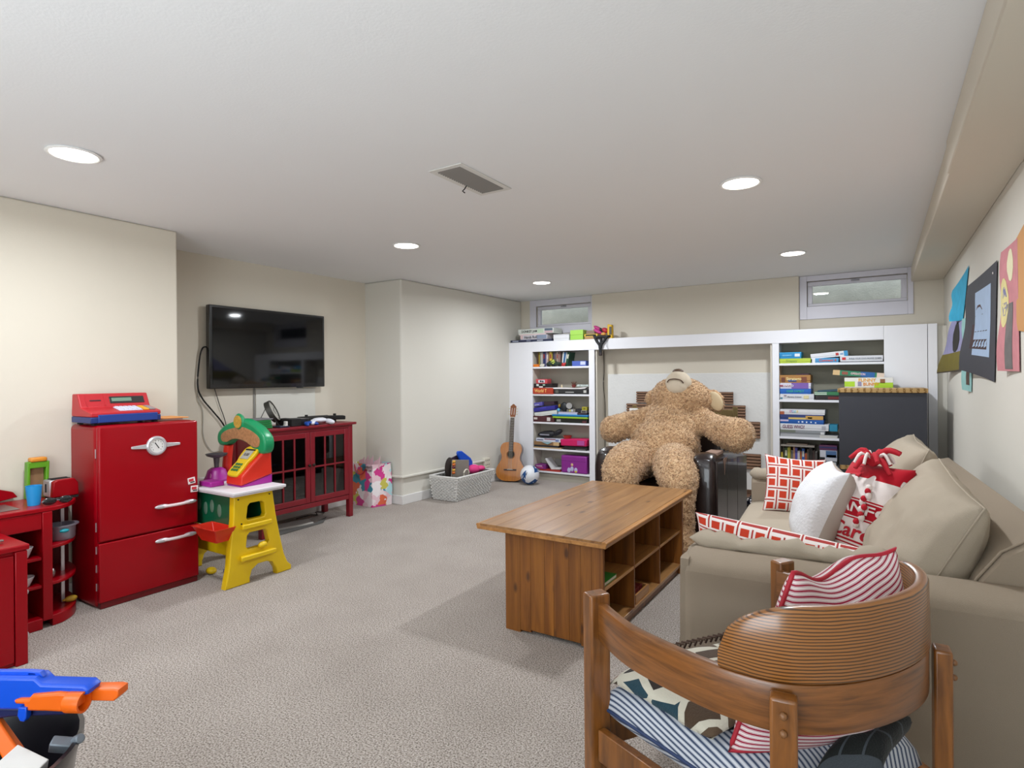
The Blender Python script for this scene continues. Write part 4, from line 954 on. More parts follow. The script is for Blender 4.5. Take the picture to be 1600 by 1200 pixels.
M_blk2 = uvmat('dark_plaid_fleece', tart, bump=.8, bscale=260)
t = thing('folded_blanket', 'patterned brown, cream and teal fleece blanket folded on the armchair seat', 'blanket', (-.3, 1.72, .42))
def sheet(name, m, corners, z, th, parent, n=24, amp=.012, seed=0, fold=0):
    c = [V((x, y, 0)) for x, y in corners]
    def fn(u, v, s):
        a = c[0].lerp(c[1], (u+1)/2); b_ = c[3].lerp(c[2], (u+1)/2); p = a.lerp(b_, (v+1)/2); e = max(0, (1-u**6)*(1-v**6))**.35
        q = noise.noise(V((p.x*6+seed, p.y*6, seed)))+.4*noise.noise(V((p.x*15, p.y*15, seed)))
        return V((p.x+.01*q, p.y+.01*q, z + s*th/2*e + amp*q*(s > 0) - .035*((1-v)/2)**8 - .035*((1-u)/2)**8))
    return pillow(name, m, parent, Matrix.Identity(4), fn, n, n, uvs=1)
sheet('top_layer', M_blk, [(-.645, 1.50), (-.325, 1.35), (-.02, 1.72), (-.30, 2.0)], .452, .034, t, amp=.012, seed=2)
sheet('under_layer', M_blk2, [(-.62, 1.53), (-.33, 1.38), (-.02, 1.70), (-.29, 1.99)], .424, .018, t, amp=0, seed=4)
b = MB()
for i in range(26):
    f_ = i/25; p = V((-.60, 1.60, .428)).lerp(V((-.31, 2.0, .428)), f_); b.tube([p+V((.01, 0, .015)), p+V((-.012, .004, .012)), p+V((-.022, .005+.004*math.sin(i), -.012))], .0035, 5)
b.build('fringe', mat('fringe_brown', '#4b382c', .9), t, smooth=80)
# red ticking pillow against the back
t = thing('bed_pillow', 'red and white ticking pillow standing inside the armchair back', 'pillow', (-.04, 1.6, .45))
cor = [V((-.288, 1.35, .405)), V((.015, 1.60, .50)), V((.03, 1.665, .835)), V((-.165, 1.425, .79))]   # lower-left, lower-right, upper-right, upper-left
def f5(u, v, s):
    a = cor[0].lerp(cor[1], (u+1)/2); b_ = cor[3].lerp(cor[2], (u+1)/2); p = a.lerp(b_, (v+1)/2)
    n = V((-.80, .52, .12)).normalized(); e = max(0, (1-u*u)*(1-v*v))**.42
    q = noise.noise(V((u*1.6+4, v*1.6, s))); p += n*(s*.07*e + .02*q*e + .05*(1-u*u)*0)
    p.z -= .035*max(0, v)**2*(1-u*u) - .012*math.sin(u*5)*max(0, v); p += n*((1-u*u)*(-.052 if v < 0 else -.052+.08*v)); return p
pillow('cover', M_rtick, t, Matrix.Identity(4), f5, 40, 40, arc=True)
rim_tube(Matrix.Identity(4), f5, t, M_redpipe, .0055)
t = thing('dark_blanket', 'dark plaid fleece blanket bundled at the back of the armchair seat', 'blanket', (.0, 1.55, .43))
sheet('cloth', M_blk2, [(-.13, 1.33), (.0, 1.42), (.06, 1.60), (.0, 1.60)], .452, .05, t, amp=.02, seed=7)
# ================================================================ flat plates with holes
def plate(name, outer, holes, th, m, parent, M, bevel=.004, smoothn=0, round_=True):
    cu = bpy.data.curves.new('c', 'CURVE'); cu.dimensions = '2D'; cu.fill_mode = 'BOTH'; cu.extrude = max(th/2-bevel, .0001); cu.bevel_depth = bevel; cu.bevel_resolution = 2; cu.offset = -bevel
    for pts in [outer]+holes:
        if smoothn: pts = [(p.x, p.y) for p in smooth_path([(x, y, 0) for x, y in pts], smoothn, True)]
        s = cu.splines.new('POLY'); s.points.add(len(pts)-1); s.use_cyclic_u = True
        for q, (x, y) in zip(s.points, pts): q.co = (x, y, 0, 1)
    to = bpy.data.objects.new('t', cu); C.objects.link(to); dg = bpy.context.evaluated_depsgraph_get()
    me = bpy.data.meshes.new_from_object(to.evaluated_get(dg)); bpy.data.objects.remove(to); bpy.data.curves.remove(cu)
    me.name = name; me.materials.clear(); me.materials.append(m)
    inv = WM[parent.name].inverted() if parent is not None else Matrix.Identity(4)
    me.transform(inv @ M)
    for p in me.polygons: p.use_smooth = True
    me.set_sharp_from_angle(angle=R(40))
    o = bpy.data.objects.new(name, me); C.objects.link(o); o.parent = parent; WM[o.name] = WM[parent.name].copy() if parent is not None else Matrix.Identity(4)
    return o
PX = lambda x: Matrix(((0, 0, 1, x), (1, 0, 0, 0), (0, 1, 0, 0), (0, 0, 0, 1)))    # (y,z) plane at x
PY = lambda y: Matrix(((1, 0, 0, 0), (0, 0, -1, y), (0, 1, 0, 0), (0, 0, 0, 1)))   # (x,z) plane at y
# ================================================================ toy market stand
M_yel = mat('toy_yellow', '#dcb70c', .38, var=.03); M_grn = mat('toy_green', '#0f8a56', .35, var=.04); M_grnd = mat('toy_green_dark', '#0b5a3c', .3, var=.04, coat=.3)
M_tred = mat('toy_bright_red', '#cf2a17', .38, var=.03); M_pur = mat('toy_purple', '#a0228e', .4, var=.03); M_tw = mat('toy_tray_white', '#d9d4d8', .45, var=.02)
t = thing('toy_market_stand', 'yellow, green and red plastic toy market stand beside the toy fridge', 'toy stand', (-3.55, 2.2, 0))
outer = [(1.975, .0), (1.985, .05), (2.0, .12), (2.012, .25), (2.03, .40), (2.035, .545), (2.295, .545), (2.315, .4), (2.345, .25), (2.375, .12), (2.40, .06), (2.43, .03), (2.43, 0), (2.325, 0), (2.318, .04), (2.29, .085), (2.25, .1), (2.19, .1), (2.15, .075), (2.135, .03), (2.135, 0)]
h1 = [(2.115, .40), (2.125, .47), (2.14, .485), (2.215, .485), (2.235, .47), (2.245, .40), (2.235, .385), (2.125, .385)]
h2 = [(2.112, .225), (2.12, .29), (2.135, .305), (2.24, .305), (2.255, .29), (2.27, .225), (2.255, .205), (2.125, .205)]
for x in (-3.285, -3.86):
    l = plate('ladder_side', outer, [h1, h2], .05, M_yel, t, Matrix.Translation((0, .03 if x < -3.5 else 0, 0)) @ PX(x), bevel=.007)
    for z, a, b_ in ((.355, 2.07, 2.27), (.165, 2.06, 2.30)):
        MB().prism([(a+.01, -.012), (b_-.01, -.012), (b_, .02), (a, .02)], 'z', z-.018, z+.012, Matrix(((0, 1, 0, x+.037), (1, 0, 0, 0), (0, 0, 1, 0), (0, 0, 0, 1)))).build('step', M_yel, l, bevel=.006, seg=2)
    for y, z in ((2.06, .52), (2.27, .52), (2.08, .37)): MB().cyl((x+.025, y, z), (x+.028, y, z), .005, n=8).build('screw', M_dark, l)
MB().box(-3.835, -3.31, 2.10, 2.13, .14, .27).build('lower_rail', M_yel, t, bevel=.008)
MB().ell((-3.25, 2.215, .215), (.022, .03, .02), 14).build('knob', M_yel, t)
plate('front_panel', [(-3.835, .335), (-3.835, .545), (-3.31, .545), (-3.31, .335)], [], .012, M_grnd, t, PY(2.045), bevel=.004)
MB().box(-3.835, -3.31, 2.06, 2.27, .335, .345).build('bin_floor', M_grn, t, bevel=.002)
MB().box(-3.835, -3.31, 2.262, 2.27, .346, .545).build('bin_back', M_grnd, t, bevel=.002)
b = MB()
for i, x in enumerate((-3.72, -3.64, -3.57, -3.5, -3.42)): b.ell((x, 2.0375, .44+.02*(i % 2)), (.022, .002, .04), 10)
b.build('printed_bottles', mat('print_grey', '#5f7a68', .4), t)['kind'] = 'stuff'
b = MB().box(-3.92, -3.215, 2.0, 2.345, .5455, .555).box(-3.93, -3.205, 1.995, 2.355, .5555, .574)
b.build('counter', M_tw, t, bevel=.008, seg=3)
ZK = .5745
MB().prism([(2.13, ZK), (2.345, ZK), (2.345, ZK+.055), (2.13, ZK+.008)], 'x', -3.49, -3.335).build('register_base', M_pur, t, bevel=.006)
MB().prism([(2.125, ZK+.0085), (2.345, ZK+.056), (2.335, .775), (2.29, .79), (2.13, .64)], 'x', -3.495, -3.33).build('register_body', M_tred, t, bevel=.01, seg=3)
Mph = frame((-3.425, 2.205, .722), (1, 0, 0), (0, .70, .715))
ph = plate('keypad_phone', [(-.05, -.11), (.0, -.118), (.05, -.11), (.06, -.06), (.055, -.01), (.068, .03), (.068, .09), (.03, .115), (-.03, .115), (-.068, .09), (-.068, .03), (-.055, -.01), (-.06, -.06)], [], .022, M_yel, t, Mph, bevel=.006, smoothn=3)
MB().box(-.042, .042, .01, .075, .0115, .0145, Mph).build('screen', mat('lcd_grey', '#a9a79d', .3), ph, bevel=.001)
MB().box(-.05, .05, .078, .088, .0115, .014, Mph).build('slot', M_dark, ph)
for i in range(3):
    for j in range(3): MB().box(-.034+i*.025, -.016+i*.025, -.085+j*.022, -.069+j*.022, .0115, .016, Mph).build('key', mat('key_green', '#2c6b3a', .4), ph, bevel=.002)
lettering('0.00', M_ink, ph, Mph @ V((0, .042, .0155)), Mph.to_euler(), .03)
MB().tube(smooth_path([(-3.77, 2.30, ZK), (-3.765, 2.30, .66), (-3.745, 2.30, .80)], 4), .03, 10).build('post', M_tred, t, smooth=60)
MB().box(-3.40, -3.345, 2.28, 2.335, .77, .82).build('post', M_tred, t, bevel=.01)
aw = [(-3.80, .80), (-3.825, .84), (-3.81, .89), (-3.74, .935), (-3.64, .965), (-3.55, .985), (-3.45, .965), (-3.36, .925), (-3.30, .875), (-3.29, .82), (-3.31, .775), (-3.36, .765), (-3.42, .79), (-3.5, .83), (-3.6, .845), (-3.68, .83), (-3.735, .80)]
a = plate('awning', aw, [], .075, M_grn, t, PY(2.30), bevel=.018, smoothn=3)
inn = [(-3.545+(x+3.545)*.8, .872+(z-.872)*.58-.004) for x, z in aw]
plate('sign_panel', inn, [], .006, mat('sign_fruit', '#a87850', .5, var=.55, vscale=55), a, PY(2.2615), bevel=.002, smoothn=3)
MB().lathe([(.0001, 0), (.05, 0), (.055, .012), (.045, .02), (.0001, .02)], 24, (-3.565, 2.275, .965), Matrix.Rotation(PI/2, 3, 'X')).build('badge_rim', M_grn, a)
MB().lathe([(.0001, .0), (.042, .0), (.042, .004), (.0001, .004)], 24, (-3.565, 2.2545, .965), Matrix.Rotation(PI/2, 3, 'X')).build('badge', mat('badge_gold', '#b9923a', .5, var=.5, vscale=60), a)
MB().prism([(-3.63, ZK), (-3.50, ZK), (-3.50, ZK+.032), (-3.63, ZK+.032)], 'y', 2.03, 2.12).build('cash_drawer', M_pur, t, bevel=.006)
simple('toy_tray', 'white sliding tray on the counter of the toy market stand', 'tray', M_tw, MB().box(-3.74, -3.66, 2.01, 2.06, ZK, ZK+.014), bevel=.003)
t = thing('toy_scale', 'purple toy kitchen scale with a grey pan on the market stand counter', 'toy scale', (-3.72, 2.2, ZK))
b = MB(); b.lathe([(.0001, 0), (.075, 0), (.078, .012), (.066, .035), (.055, .07), (.035, .085), (.0001, .088)], 24, (-3.72, 2.2, ZK)).build('body', M_pur, t)
MB().cyl((-3.72, 2.2, ZK+.0885), (-3.72, 2.2, ZK+.15), .014, .02).build('stem', mat('pan_grey', '#4e4a4e', .4), t)
MB().lathe([(.02, .15), (.06, .165), (.068, .178), (.064, .178), (.055, .168), (.0001, .158)], 24, (-3.72, 2.2, ZK)).build('pan', mat('pan_grey', ''), t)
MB().lathe([(.0001, 0), (.022, 0), (.022, .004), (.0001, .004)], 18, (-3.705, 2.143, ZK+.035), Matrix.Rotation(R(75), 3, 'X')).build('dial', mat('dial_pink', '#c77bb4', .4), t)
# red hanging basket
t = thing('toy_basket', 'small red plastic basket hanging low on the front of the market stand', 'basket', (-3.37, 1.99, .28))
def rect(x0, x1, y0, y1, z): return [V((x0, y0, z)), V((x1, y0, z)), V((x1, y1, z)), V((x0, y1, z))]
MB().rings([rect(-3.45, -3.29, 1.94, 2.025, .28), rect(-3.49, -3.25, 1.91, 2.037, .36), rect(-3.50, -3.24, 1.90, 2.0375, .368), rect(-3.482, -3.258, 1.918, 2.03, .366), rect(-3.445, -3.295, 1.946, 2.02, .288)]).build('basket_body', M_tred, t, bevel=.004)
simple('marker_pen', 'dark blue marker pen lying on the carpet under the market stand', 'pen', mat('pen_blue', '#22356f', .4), MB().cyl((-3.58, 2.16, .011), (-3.45, 2.27, .011), .010, n=10))
simple('plastic_toy', 'yellow toy lying on the carpet behind the market stand ladder', 'toy', M_yel, MB().ell((-3.62, 2.1, .022), (.04, .03, .022), 12))
# ================================================================ gift bag
def splat(nt, u, v):
    tc = nd(nt, 'ShaderNodeTexCoord'); ns = nd(nt, 'ShaderNodeTexNoise', inp={'Scale': 14, 'Detail': 2}); nt.links.new(tc.outputs['Object'], ns.inputs['Vector']); ad = nd(nt, 'ShaderNodeMix', data_type='VECTOR'); ad.inputs[0].default_value = .12; nt.links.new(tc.outputs['Object'], ad.inputs[4]); nt.links.new(ns.outputs['Color'], ad.inputs[5]); vo = nd(nt, 'ShaderNodeTexVoronoi', inp={'Scale': 12.5, 'Randomness': 1}); nt.links.new(ad.outputs[1], vo.inputs['Vector'])
    s = nd(nt, 'ShaderNodeSeparateColor'); nt.links.new(vo.outputs['Color'], s.inputs[0])
    r = ramp(nt, [(0, '#e8c6cf'), (.16, '#d23f8c'), (.3, '#f0e8ea'), (.44, '#e06a4a'), (.56, '#c9c05a'), (.68, '#b6dfe6'), (.8, '#3f8fa5'), (.9, '#ecdde0')]); r.color_ramp.interpolation = 'CONSTANT'; nt.links.new(s.outputs[0], r.inputs[0])
    return r.outputs[0]
M_bag = uvmat('gift_bag_print', splat, rough=.35, bump=.05)
t = thing('gift_bag', 'large paper gift bag with pink, yellow and blue balloon print right of the red cabinet', 'gift bag', (-4.26, 4.1, 0))
def brect(s, z, dx=0): return [V((-4.40-s*.04, 4.0, z)), V((-4.13, 3.99-s*.0, z)), V((-4.05, 4.06, z)) if 0 else V((-4.10+dx, 4.1, z)), V((-4.08+dx, 4.20, z)), V((-4.38, 4.20, z))]
MB().rings([brect(0, .001), brect(.2, .15, .01), brect(.6, .3), brect(1, .40, -.01), brect(1, .415)], cap1=False).build('paper_body', M_bag, t, smooth=30)
lettering('CELEBRATE', M_ink, t, (-4.19, 3.986, .385), F_NEG_Y, .035, width=.14); lettering('EVERY DAY', M_ink, t, (-4.19, 3.986, .355), F_NEG_Y, .03, width=.14)
MB().tube(smooth_path([(-4.38, 3.998, .40), (-4.34, 3.985, .33), (-4.27, 3.98, .31), (-4.22, 3.985, .36)], 5), .005, 6).build('handle', mat('ribbon_red', '#b3203f', .6), t, smooth=80)
b = MB()
for i in range(9):
    x = -4.38+.03*i; b.prism([(x, .36), (x+.035, .36), (x+.05-.02*(i % 2), .45+.02*(i % 3)), (x-.005, .43)], 'y', 4.06+.012*(i % 4), 4.062+.012*(i % 4))
b.build('tissue_paper', mat('tissue_pink', '#dcb6c0', .7, var=.1), t)['kind'] = 'stuff'
# ================================================================ white woven basket
M_wick = mat('wicker_white', '#d3d1cd', .7, var=.05, vscale=30, bump=.3, bscale=120)
t = thing('woven_basket', 'white woven rectangular basket full of toys by the corner wall', 'basket', (-3.77, 4.95, 0))
bx0, bx1, by0, by1 = -3.89, -3.62, 4.66, 5.22
def basket_ring(z, k):
    e = .034+.045*z/.24; x0, x1, y0, y1 = -3.87-e*.4, -3.625+e, 4.615-e*.6, 5.15+e
    pts = []
    for a, b_ in (((x0, y0), (x1, y0)), ((x1, y0), (x1, y1)), ((x1, y1), (x0, y1)), ((x0, y1), (x0, y0))):
        n = max(4, int(math.hypot(b_[0]-a[0], b_[1]-a[1])/.0225)); 
        for i in range(n):
            f = i/n; d = V((b_[1]-a[1], a[0]-b_[0], 0)).normalized(); w_ = .010 if (i+k) % 2 else -.004
            pts.append(V((a[0]+(b_[0]-a[0])*f, a[1]+(b_[1]-a[1])*f, z))+d*w_)
    return pts
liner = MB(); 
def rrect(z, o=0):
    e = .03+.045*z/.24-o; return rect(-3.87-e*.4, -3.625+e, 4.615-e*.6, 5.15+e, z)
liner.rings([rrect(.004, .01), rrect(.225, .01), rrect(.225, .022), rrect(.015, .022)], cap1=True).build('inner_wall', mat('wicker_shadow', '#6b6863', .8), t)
for k in range(14):
    z = .012+k*.0165; pts = basket_ring(z, k); n = len(pts)
    rs = []
    for i, p in enumerate(pts):
        rs.append([p+V((0, 0, .0068)), p+V((0, 0, -.0068)), p*1+V((0, 0, -.0068))+((V((-3.76, 4.93, z))-p).normalized()*.006), p+V((0, 0, .0068))+((V((-3.76, 4.93, z))-p).normalized()*.006)])
    rs.append(rs[0]); MB().rings(rs, cap0=False, cap1=False).build('woven_strand', M_wick, t, smooth=80)
p = [V((q.x, q.y, .243)) for q in rrect(.24)]
MB().tube(p, .011, 8, closed=True).build('rim', M_wick, t, bevel=0, smooth=60)
# contents
simple('picture_book', 'grey board book standing in the white basket', 'book', mat('board_grey2', '#8d857c', .6), MB().prism([(4.70, .20), (5.0, .20), (5.0, .365), (4.72, .40)], 'x', -3.735, -3.72), bevel=.003)
simple('plush_toy', 'round dark plush with a striped orange edge standing in the white basket', 'plush toy', mat('plush_dark', '#2b2320', .9, bump=.4), MB().ell((-3.78, 4.74, .30), (.03, .07, .12), 18))
t2 = thing('bead_string', 'string of orange and yellow toy beads at the left front of the white basket', 'toy', (-3.70, 4.70, .25))
for i in range(5): MB().ell((-3.70, 4.705+.002*i, .27+.028*i), (.018, .02, .016), 12).build('bead', mat(('bead_orange', 'bead_yellow', 'bead_maroon')[i % 3], ('#c8692c', '#cf9c3a', '#6c2430')[i % 3], .5), t2)
simple('toy_ring', 'cream plastic ring hooked over the front rim of the white basket', 'toy', mat('ring_cream', '#c9c2b2', .5), MB().tube([(-3.60+.0*math.cos(a), 4.79+.045*math.cos(a), .255+.045*math.sin(a)) for a in [PI*2*i/16 for i in range(16)]], .008, 6, closed=True), smooth=60)
simple('toy_board', 'bright blue rounded plastic board sticking up from the white basket', 'toy', mat('plastic_blue', '#0f4fc4', .35), MB().prism([(4.93, .2), (4.915, .36), (4.86, .44), (4.87, .47), (4.94, .465), (5.10, .37), (5.13, .33), (5.13, .2)], 'x', -3.79, -3.765), bevel=.01, seg=3)
simple('picture_card', 'dark picture card with a colourful print behind the blue board in the white basket', 'card', mat('print_dark', '#3f2f3a', .5, var=.6, vscale=40), MB().prism([(4.76, .24), (4.96, .24), (4.95, .43), (4.80, .405)], 'x', -3.81, -3.80), bevel=.001)
simple('doll_dress', 'bright pink crumpled doll cloth at the right end of the white basket', 'cloth', mat('cloth_pink', '#d63a7c', .8, var=.1), MB().ell((-3.72, 5.08, .255), (.07, .08, .05), 14).ell((-3.68, 5.15, .26), (.05, .06, .03), 12))
simple('doll_cloth', 'pale lilac cloth bunched at the far end of the white basket', 'cloth', mat('cloth_lilac', '#cfc3da', .8, var=.1), MB().ell((-3.78, 5.17, .255), (.06, .05, .04), 12))
# ================================================================ outlet
t = thing('wall_outlet', 'cream multi socket adapter plugged in the wall above the ledge by the guitar', 'outlet', (-3.94, 5.6, .235))
M_out = mat('outlet_cream', '#d8d3c4', .5)
MB().box(-3.938, -3.90, 5.55, 5.66, .19, .30).build('adapter', M_out, t, bevel=.004)
for k in range(3):
    for z in (.215, .265): MB().box(-3.8995, -3.8985, 5.565+k*.033, 5.569+k*.033, z, z+.014).box(-3.8995, -3.8985, 5.575+k*.033, 5.579+k*.033, z, z+.014).build('socket', M_dark, t)
# ================================================================ guitar
M_gtop = wood('guitar_top', '#b9741f', '#a8651a', '#915412', stretch=(9, 1, .25), scale=9, rough=.25, coat=.6, tone=0)
M_gside = mat('guitar_side', '#4a2412', .3, coat=.5); M_neck = mat('guitar_neck', '#2a1710', .45); M_head = mat('guitar_head', '#7d4520', .35, coat=.3)
t = thing('guitar', 'classical acoustic guitar leaning in the corner by the bookcase', 'guitar', (-3.73, 5.85, 0), 0)
gz = V((-.035, .20, .92)).normalized(); gr = V((.93, .30, 0)).normalized(); Mg = frame((-3.725, 5.83, .006), gr, gz)
half = [(0, 0), (.09, .006), (.155, .04), (.18, .10), (.172, .16), (.14, .215), (.118, .26), (.12, .31), (.135, .35), (.135, .40), (.11, .445), (.06, .462), (0, .465)]
gout = half + [(-x, y) for x, y in half[1:-1]][::-1]
sp = [(p.x, p.y) for p in smooth_path([(x*.97, y, 0) for x, y in gout], 4, True)]
MB().prism(sp, 'z', -.047, .04, Mg).build('body_side', M_gside, t, smooth=50, bevel=.003)
hole = [(.043*math.cos(a), .315+.043*math.sin(a)) for a in [2*PI*i/24 for i in range(24)]]
plate('soundboard', sp, [hole], .006, M_gtop, t, Mg @ Matrix.Translation((0, 0, .0435)), bevel=.002)
MB().prism(hole, 'z', .0402, .0408, Mg).build('sound_hole', M_dark, t)
MB().tube([Mg @ V((.05*math.cos(a), .315+.05*math.sin(a), .0468)) for a in [2*PI*i/28 for i in range(28)]], .003, 5, closed=True).build('rosette', mat('rosette', '#5a3417', .4), t, smooth=80)
MB().box(-.075, .075, .125, .142, .0468, .056, Mg).build('bridge', M_neck, t, bevel=.002)
MB().box(-.035, .035, .135, .139, .0562, .059, Mg).build('saddle', mat('bone', '#ddd8cc', .4), t)
nk = MB().prism([(-.027, .355), (.027, .355), (.024, .76), (-.024, .76)], 'z', .0468, .054, Mg).build('fingerboard', M_neck, t, bevel=.001)
MB().prism([(-.025, .44), (.025, .44), (.022, .76), (-.022, .76)], 'z', .028, .0466, Mg).build('neck', M_head, t, bevel=.006)
for i in range(14): MB().box(-.025, .025, .76-.03*i-.0008*i, .761-.03*i-.0008*i, .0541, .0552, Mg).build('fret', M_chr, nk)
MB().box(-.025, .025, .761, .766, .0468, .057, Mg).build('nut', mat('bone', ''), t)
Mh = Mg @ Matrix.Translation((0, .766, .04)) @ Matrix.Rotation(R(-9), 4, 'X')
plate('headstock', [(-.028, 0), (-.034, .03), (-.036, .14), (-.02, .15), (-.012, .162), (0, .168), (.012, .162), (.02, .15), (.036, .14), (.034, .03), (.028, 0)], [[(-.019, .03), (-.011, .03), (-.011, .12), (-.019, .12)], [(.011, .03), (.019, .03), (.019, .12), (.011, .12)]], .016, M_head, t, Mh, bevel=.002)
for i in range(3):
    for s in (-1, 1): MB().cyl(Mh @ V((s*.034, .04+i*.035, 0)), Mh @ V((s*.048, .04+i*.035, -.002)), .004, n=8).ell(Mh @ V((s*.052, .04+i*.035, -.002)), (.008, .006, .009), 8).build('tuning_peg', mat('peg_cream', '#cfc6b0', .4), t)
for i in range(6):
    x = -.0215+i*.0086; MB().cyl(Mg @ V((x*.95, .137, .0595)), Mg @ V((x*.85, .763, .0575)), .0006, n=5).build('string', mat('string', '#c7bfae', .4), t)
# ================================================================ football
t = thing('soccer_ball', 'white and blue soccer ball on the carpet beside the guitar', 'ball', (-3.44, 5.80, .112))
def ballmat():
    m = bpy.data.materials.new('ball_print'); m.use_nodes = True; nt = m.node_tree; b = nt.nodes['Principled BSDF']
    tc = nd(nt, 'ShaderNodeTexCoord'); vo = nd(nt, 'ShaderNodeTexVoronoi', inp={'Scale': 8.5}); nt.links.new(tc.outputs['Object'], vo.inputs['Vector'])
    s = nd(nt, 'ShaderNodeSeparateColor'); nt.links.new(vo.outputs['Color'], s.inputs[0])
    n = nd(nt, 'ShaderNodeTexNoise', inp={'Scale': 26}); nt.links.new(tc.outputs['Object'], n.inputs['Vector'])
    a = mth(nt, 'GREATER_THAN', s.outputs[0], .36); c = mth(nt, 'MULTIPLY', a, mth(nt, 'GREATER_THAN', n.outputs['Fac'], .42))
    nt.links.new(cmix(nt, c, '#dfe1e6', '#184a84'), b.inputs['Base Color']); b.inputs['Roughness'].default_value = .4; return m
ico = bmesh.new(); bmesh.ops.create_icosphere(ico, subdivisions=1, radius=1)
bmesh.ops.bevel(ico, geom=ico.verts[:]+ico.edges[:], offset=.335, affect='VERTICES', offset_type='OFFSET', segments=1) if 0 else None
ico.free()
BM = bmesh.new(); bmesh.ops.create_icosphere(BM, subdivisions=4, radius=.112); me = bpy.data.meshes.new('shell'); 
seams = []
ic = bmesh.new(); bmesh.ops.create_icosphere(ic, subdivisions=1, radius=1); sv = [v.co.normalized() for v in ic.verts]; 
fc = [f.calc_center_median().normalized() for f in ic.faces]; ic.free()
cs = sv[:]   # twelve pentagon centres
for v in BM.verts:
    d = sorted((v.co.normalized()-c).length for c in sv); g = abs(d[0]-.36); v.co *= 1-.012*max(0, 1-g/.03)
    e = sorted((v.co.normalized()-c).length for c in sv)
    if d[0] > .36 and abs(d[1]-d[0]) < .06: v.co *= 1-.012*(1-abs(d[1]-d[0])/.06)
BM.to_mesh(me); BM.free()
for p in me.polygons: p.use_smooth = True
me.materials.append(ballmat()); o = bpy.data.objects.new('shell', me); C.objects.link(o); o.parent = t; WM[o.name] = WM[t.name]; o.rotation_euler = (.4, .2, .3)
lettering('1', M_ink, t, V((-3.44, 5.80, .112)) + V((.20, -1, .25)).normalized()*.1135, (R(76), R(10), R(11)), .05, bold=True)
# ================================================================ toy blasters and bin in the near left corner
t = thing('toy_bin', 'round black bin at the bottom left holding toy blasters', 'bin', (-1.76, .36, 0))
MB().lathe([(.0001, 0), (.215, 0), (.235, .01), (.285, .36), (.298, .395), (.298, .405), (.288, .405), (.272, .36), (.225, .02), (.0001, .012)], 40, (-1.76, .36, 0)).build('bin_body', mat('bin_black', '#17141a', .3, coat=.4, var=.03), t)
t = thing('toy_blaster', 'blue and orange toy dart blaster lying across the black bin', 'toy blaster', (-1.70, .56, .45))
gd = V((.867, .498, 0)); Mb = frame((-1.69, .578, .492), gd, (0, 0, 1)) @ Matrix.Scale(.8, 4)   # local x forward, y up, z towards the camera side
M_bb = mat('blaster_blue', '#0d4fd0', .35, var=.04); M_bn = mat('blaster_navy', '#1a2350', .4); M_bo = mat('blaster_orange', '#e8650a', .4, var=.04)
plate('body', [(-.42, .055), (-.20, .058), (-.02, .058), (.0, .04), (.13, .038), (.145, .025), (.14, .01), (.06, -.005), (-.0, -.03), (-.05, -.038), (-.42, -.04)], [], .055, M_bb, t, Mb, bevel=.008)
plate('lower_body', [(-.42, -.035), (-.1, -.035), (.12, -.03), (.105, -.045), (.06, -.054), (-.1, -.062), (-.2, -.08), (-.42, -.085)], [], .05, M_bn, t, Mb @ Matrix.Translation((0, 0, -.003)), bevel=.006)
plate('top_rail', [(-.2, .058), (-.19, .066), (-.06, .068), (-.02, .066), (-.01, .052)], [[(-.058, .054), (-.055, .062), (-.035, .061), (-.033, .053)]], .018, M_bb, t, Mb, bevel=.002)
plate('front_housing', [(-.03, .002), (-.02, .014), (.02, .018), (.06, .022), (.10, .02), (.12, .01), (.12, -.02), (.09, -.036), (.02, -.034), (-.04, -.034), (-.045, -.015), (-.07, -.014), (-.075, -.004), (-.06, .001)], [], .075, M_bo, t, Mb @ Matrix.Translation((0, 0, .002)), bevel=.008)
Mr = Matrix.Rotation(PI/2, 3, 'Y')
def bl_lathe(prof, off): 
    M3_ = Mb.to_3x3(); return MB().lathe(prof, 24, Mb @ V(off), (M3_ @ Mr))
bl_lathe([(.0001, 0), (.028, 0), (.03, .005), (.03, .05), (.024, .05), (.022, .01), (.0001, .008)], (.085, -.008, .03)).build('barrel', M_bo, t)
bl_lathe([(.0001, .0105), (.021, .0105), (.021, .012), (.0001, .012)], (.085, -.008, .03)).build('barrel_bore', mat('bore_red', '#b5300c', .6), t)
plate('muzzle', [(.12, .012), (.2, .015), (.215, .012), (.215, -.008), (.2, -.022), (.12, -.022)], [], .045, M_bo, t, Mb @ Matrix.Translation((0, 0, -.022)), bevel=.004)
plate('trigger_lever', [(-.055, -.02), (-.03, -.02), (-.03, -.05), (-.038, -.062), (-.05, -.06), (-.058, -.045)], [], .02, M_bb, t, Mb @ Matrix.Translation((0, 0, .035)), bevel=.003)
t = thing('toy_blaster', 'orange toy blaster handle sticking out of the black bin at the frame edge', 'toy blaster', (-1.62, .42, .38))
MB().tube([(-1.82, .50, .45), (-1.77, .505, .42), (-1.64, .515, .36), (-1.60, .51, .33)], [.016, .02, .024, .022], 4).build('grip', M_bo, t, bevel=.004, smooth=30)
simple('paper_box', 'white torn paper box in the black bin at the bottom edge', 'box', mat('paper_white', '#d6d3d0', .7), MB().box(-.04, .04, -.03, .03, 0, .09, Matrix.Translation((-1.635, .50, .325)) @ Euler((.3, .4, .5)).to_matrix().to_4x4()), bevel=.002)
simple('toy_gadget', 'grey toy gadget beside the white paper box in the black bin', 'toy', mat('gadget_grey', '#6f7780', .4, metal=.3), MB().box(-.022, .022, -.012, .012, 0, .03, Matrix.Translation((-1.615, .575, .385)) @ Euler((.5, .3, .9)).to_matrix().to_4x4()).cyl((-1.60, .59, .395), (-1.575, .60, .41), .011, n=12), bevel=.003)
